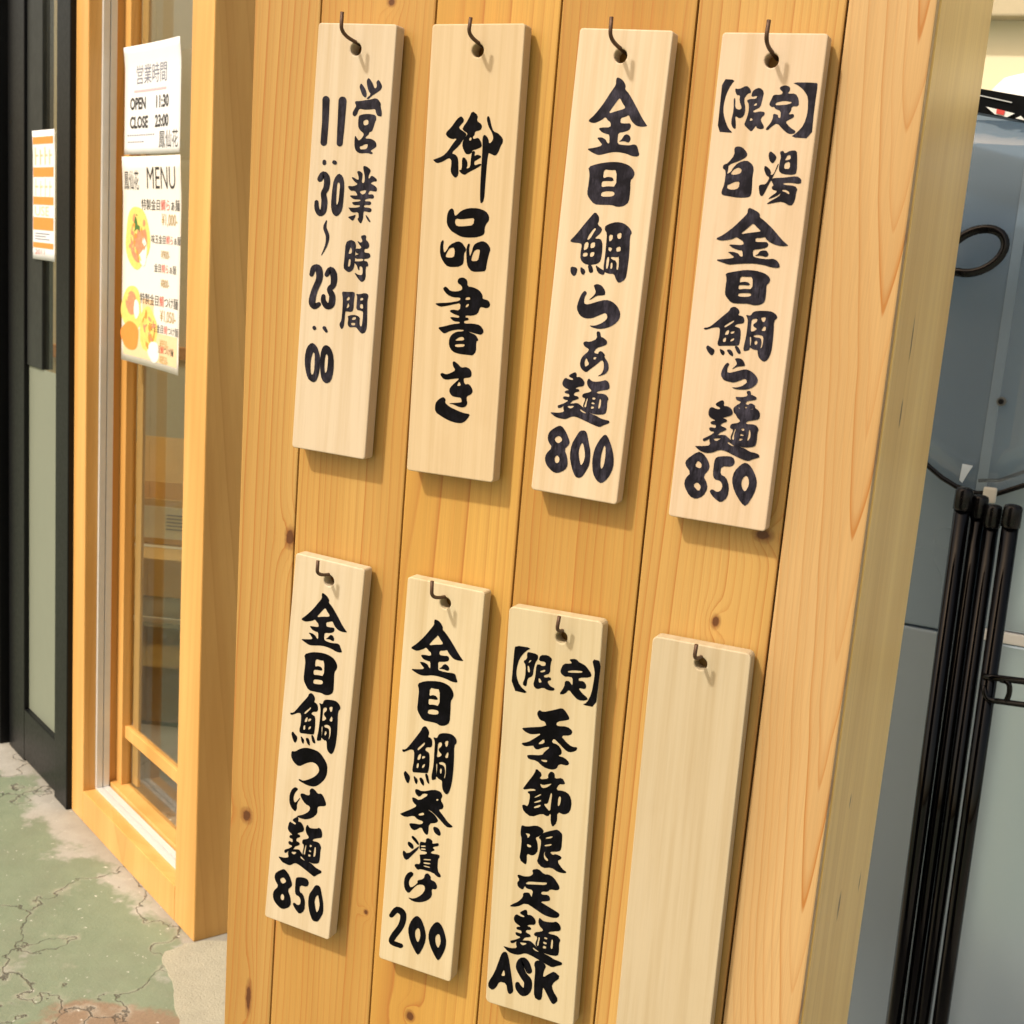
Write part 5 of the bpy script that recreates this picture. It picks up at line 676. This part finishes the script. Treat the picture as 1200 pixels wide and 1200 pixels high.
bm = bmesh.new(); prism(bm, [Vector((0.433, 1.0605, 0.106)) - wo_, Vector((0.449, 1.0605, 0.105)) - wo_, Vector((0.443, 1.0605, 0.092)) - wo_, Vector((0.437, 1.0605, 0.076)) - wo_, Vector((0.432, 1.0605, 0.080)) - wo_], Vector((0, 0, 0)), Vector((0, 0.0012, 0))); mesh_obj('pale_sticker', bm, plain('pale_blue_sticker', (0.62, 0.72, 0.82), 0.4), ws)
bm = bmesh.new(); box(bm, Vector((0.470, 1.050, 0.052)) - wo_, Vector((0.490, 1.060, 0.076)) - wo_, 0.003); mesh_obj('clip', bm, m_clip, ws)
# mast behind carries it
bm = bmesh.new(); tube(bm, [Vector((0.80, 1.10, GZ)) - wo_, Vector((0.80, 1.10, 0.64)) - wo_], 0.012, 14); mesh_obj('mast', bm, m_black, ws)
# cable loop
bm = bmesh.new(); lo_ = Vector((0.409, 1.040, 0.431)); pts = [Vector((-0.30, 0.04, -0.06)), Vector((-0.16, 0.03, -0.045)), Vector((-0.07, 0.015, -0.038))]
for k in range(31):
    t = -2.0 + 2*math.pi*k/36*1.12
    pts.append(Vector((0.040*math.cos(t) + 0.004*math.sin(t), -0.006 + 0.012*k/30, 0.033*math.sin(t) + 0.007*math.cos(t))))
pts += [Vector((-0.09, 0.012, 0.010)), Vector((-0.2, 0.02, -0.01))]
tube(bm, pts, 0.0068, 12)
cb_ = mesh_obj('cable', bm, m_cap); cb_.location = lo_; tag(cb_, 'thick black cable coiled in a loop against the steel cabinet', 'cable')
# folded tube barrier
br = empty('folding_barrier', (0.485, 1.0, GZ), 'folded barrier of four glossy black upright tubes with rounded caps', 'barrier')
bo = br.location
TB = [(0.4470, 1.000, 0.078, 0.0130), (0.4700, 1.012, 0.068, 0.0125), (0.4925, 1.000, 0.058, 0.0122), (0.5195, 0.988, 0.064, 0.0134)]
for k, (x, y, zt, r) in enumerate(TB):
    bm = bmesh.new(); tube(bm, [Vector((x + 0.017, y, GZ)) - bo, Vector((x, y, zt - 0.03)) - bo], r*0.93, 20); tb_ = mesh_obj('tube', bm, m_blackgloss, br)
    bm = bmesh.new(); z1 = zt - 0.035
    prof = [(z1, r*0.95), (z1 + 0.0006, r*1.06), (z1 + 0.010, r*1.07), (zt - 0.006, r*1.04), (zt - 0.002, r*0.92), (zt, r*0.55), (zt + 0.0004, r*0.1)]
    tube(bm, [Vector((x, y, z)) - bo for z, _ in prof], [q for _, q in prof], 20); mesh_obj('end_cap', bm, m_cap, tb_)
bm = bmesh.new()
tube(bm, [Vector(p) - bo for p in arc_pts([(0.515, 0.978, -0.203), (0.54, 0.976, -0.201), (0.66, 0.976, -0.192), (0.90, 0.976, -0.18)], 5)], 0.0052, 12)
tube(bm, [Vector(p) - bo for p in arc_pts([(0.517, 0.978, -0.217), (0.525, 0.975, -0.238), (0.55, 0.975, -0.236), (0.68, 0.976, -0.228), (0.90, 0.976, -0.215)], 5)], 0.0046, 12)
tube(bm, [Vector(p) - bo for p in arc_pts([(0.540, 0.976, -0.203), (0.553, 0.974, -0.204), (0.556, 0.974, -0.220), (0.552, 0.975, -0.237)], 5)], 0.0042, 12)
mesh_obj('link_arm', bm, m_blackgloss, br)
for zz in (-0.95,):
    bm = bmesh.new(); box(bm, Vector((0.446, 0.990, zz)) - bo, Vector((0.548, 1.012, zz + 0.016)) - bo, 0.003); mesh_obj('bracket', bm, m_black, br)
# wall and tub behind
bm = bmesh.new(); box(bm, (-0.6, 2.3, 0), (4.5, 2.42, 3.2)); cw = mesh_obj('cream_wall', bm, m_cream); cw.location = (0, 0, GZ); tag(cw, 'blank cream wall behind the steel cabinet', 'wall')
bm = bmesh.new(); box(bm, (-0.6, -0.06, 0), (4.5, -0.001, 0.5), 0.005); bd = mesh_obj('soffit', bm, plain('tan_soffit', (0.46, 0.40, 0.27), 0.7)); bd.location = (0, 2.3, 1.005); tag(bd, 'tan soffit band along the top of the cream wall', 'soffit')
bm = bmesh.new()
prof = [(0, 0.070), (0.004, 0.082), (0.03, 0.088), (0.052, 0.084), (0.068, 0.070), (0.076, 0.045), (0.078, 0.002)]
tube(bm, [Vector((0, 0, z)) for z, _ in prof], [r for _, r in prof], 28)
tb = mesh_obj('plastic_tub', bm, m_white); tb.location = (0.455, 1.33, 0.6555); tag(tb, 'white rounded plastic tub on top of the steel cabinet', 'tub')
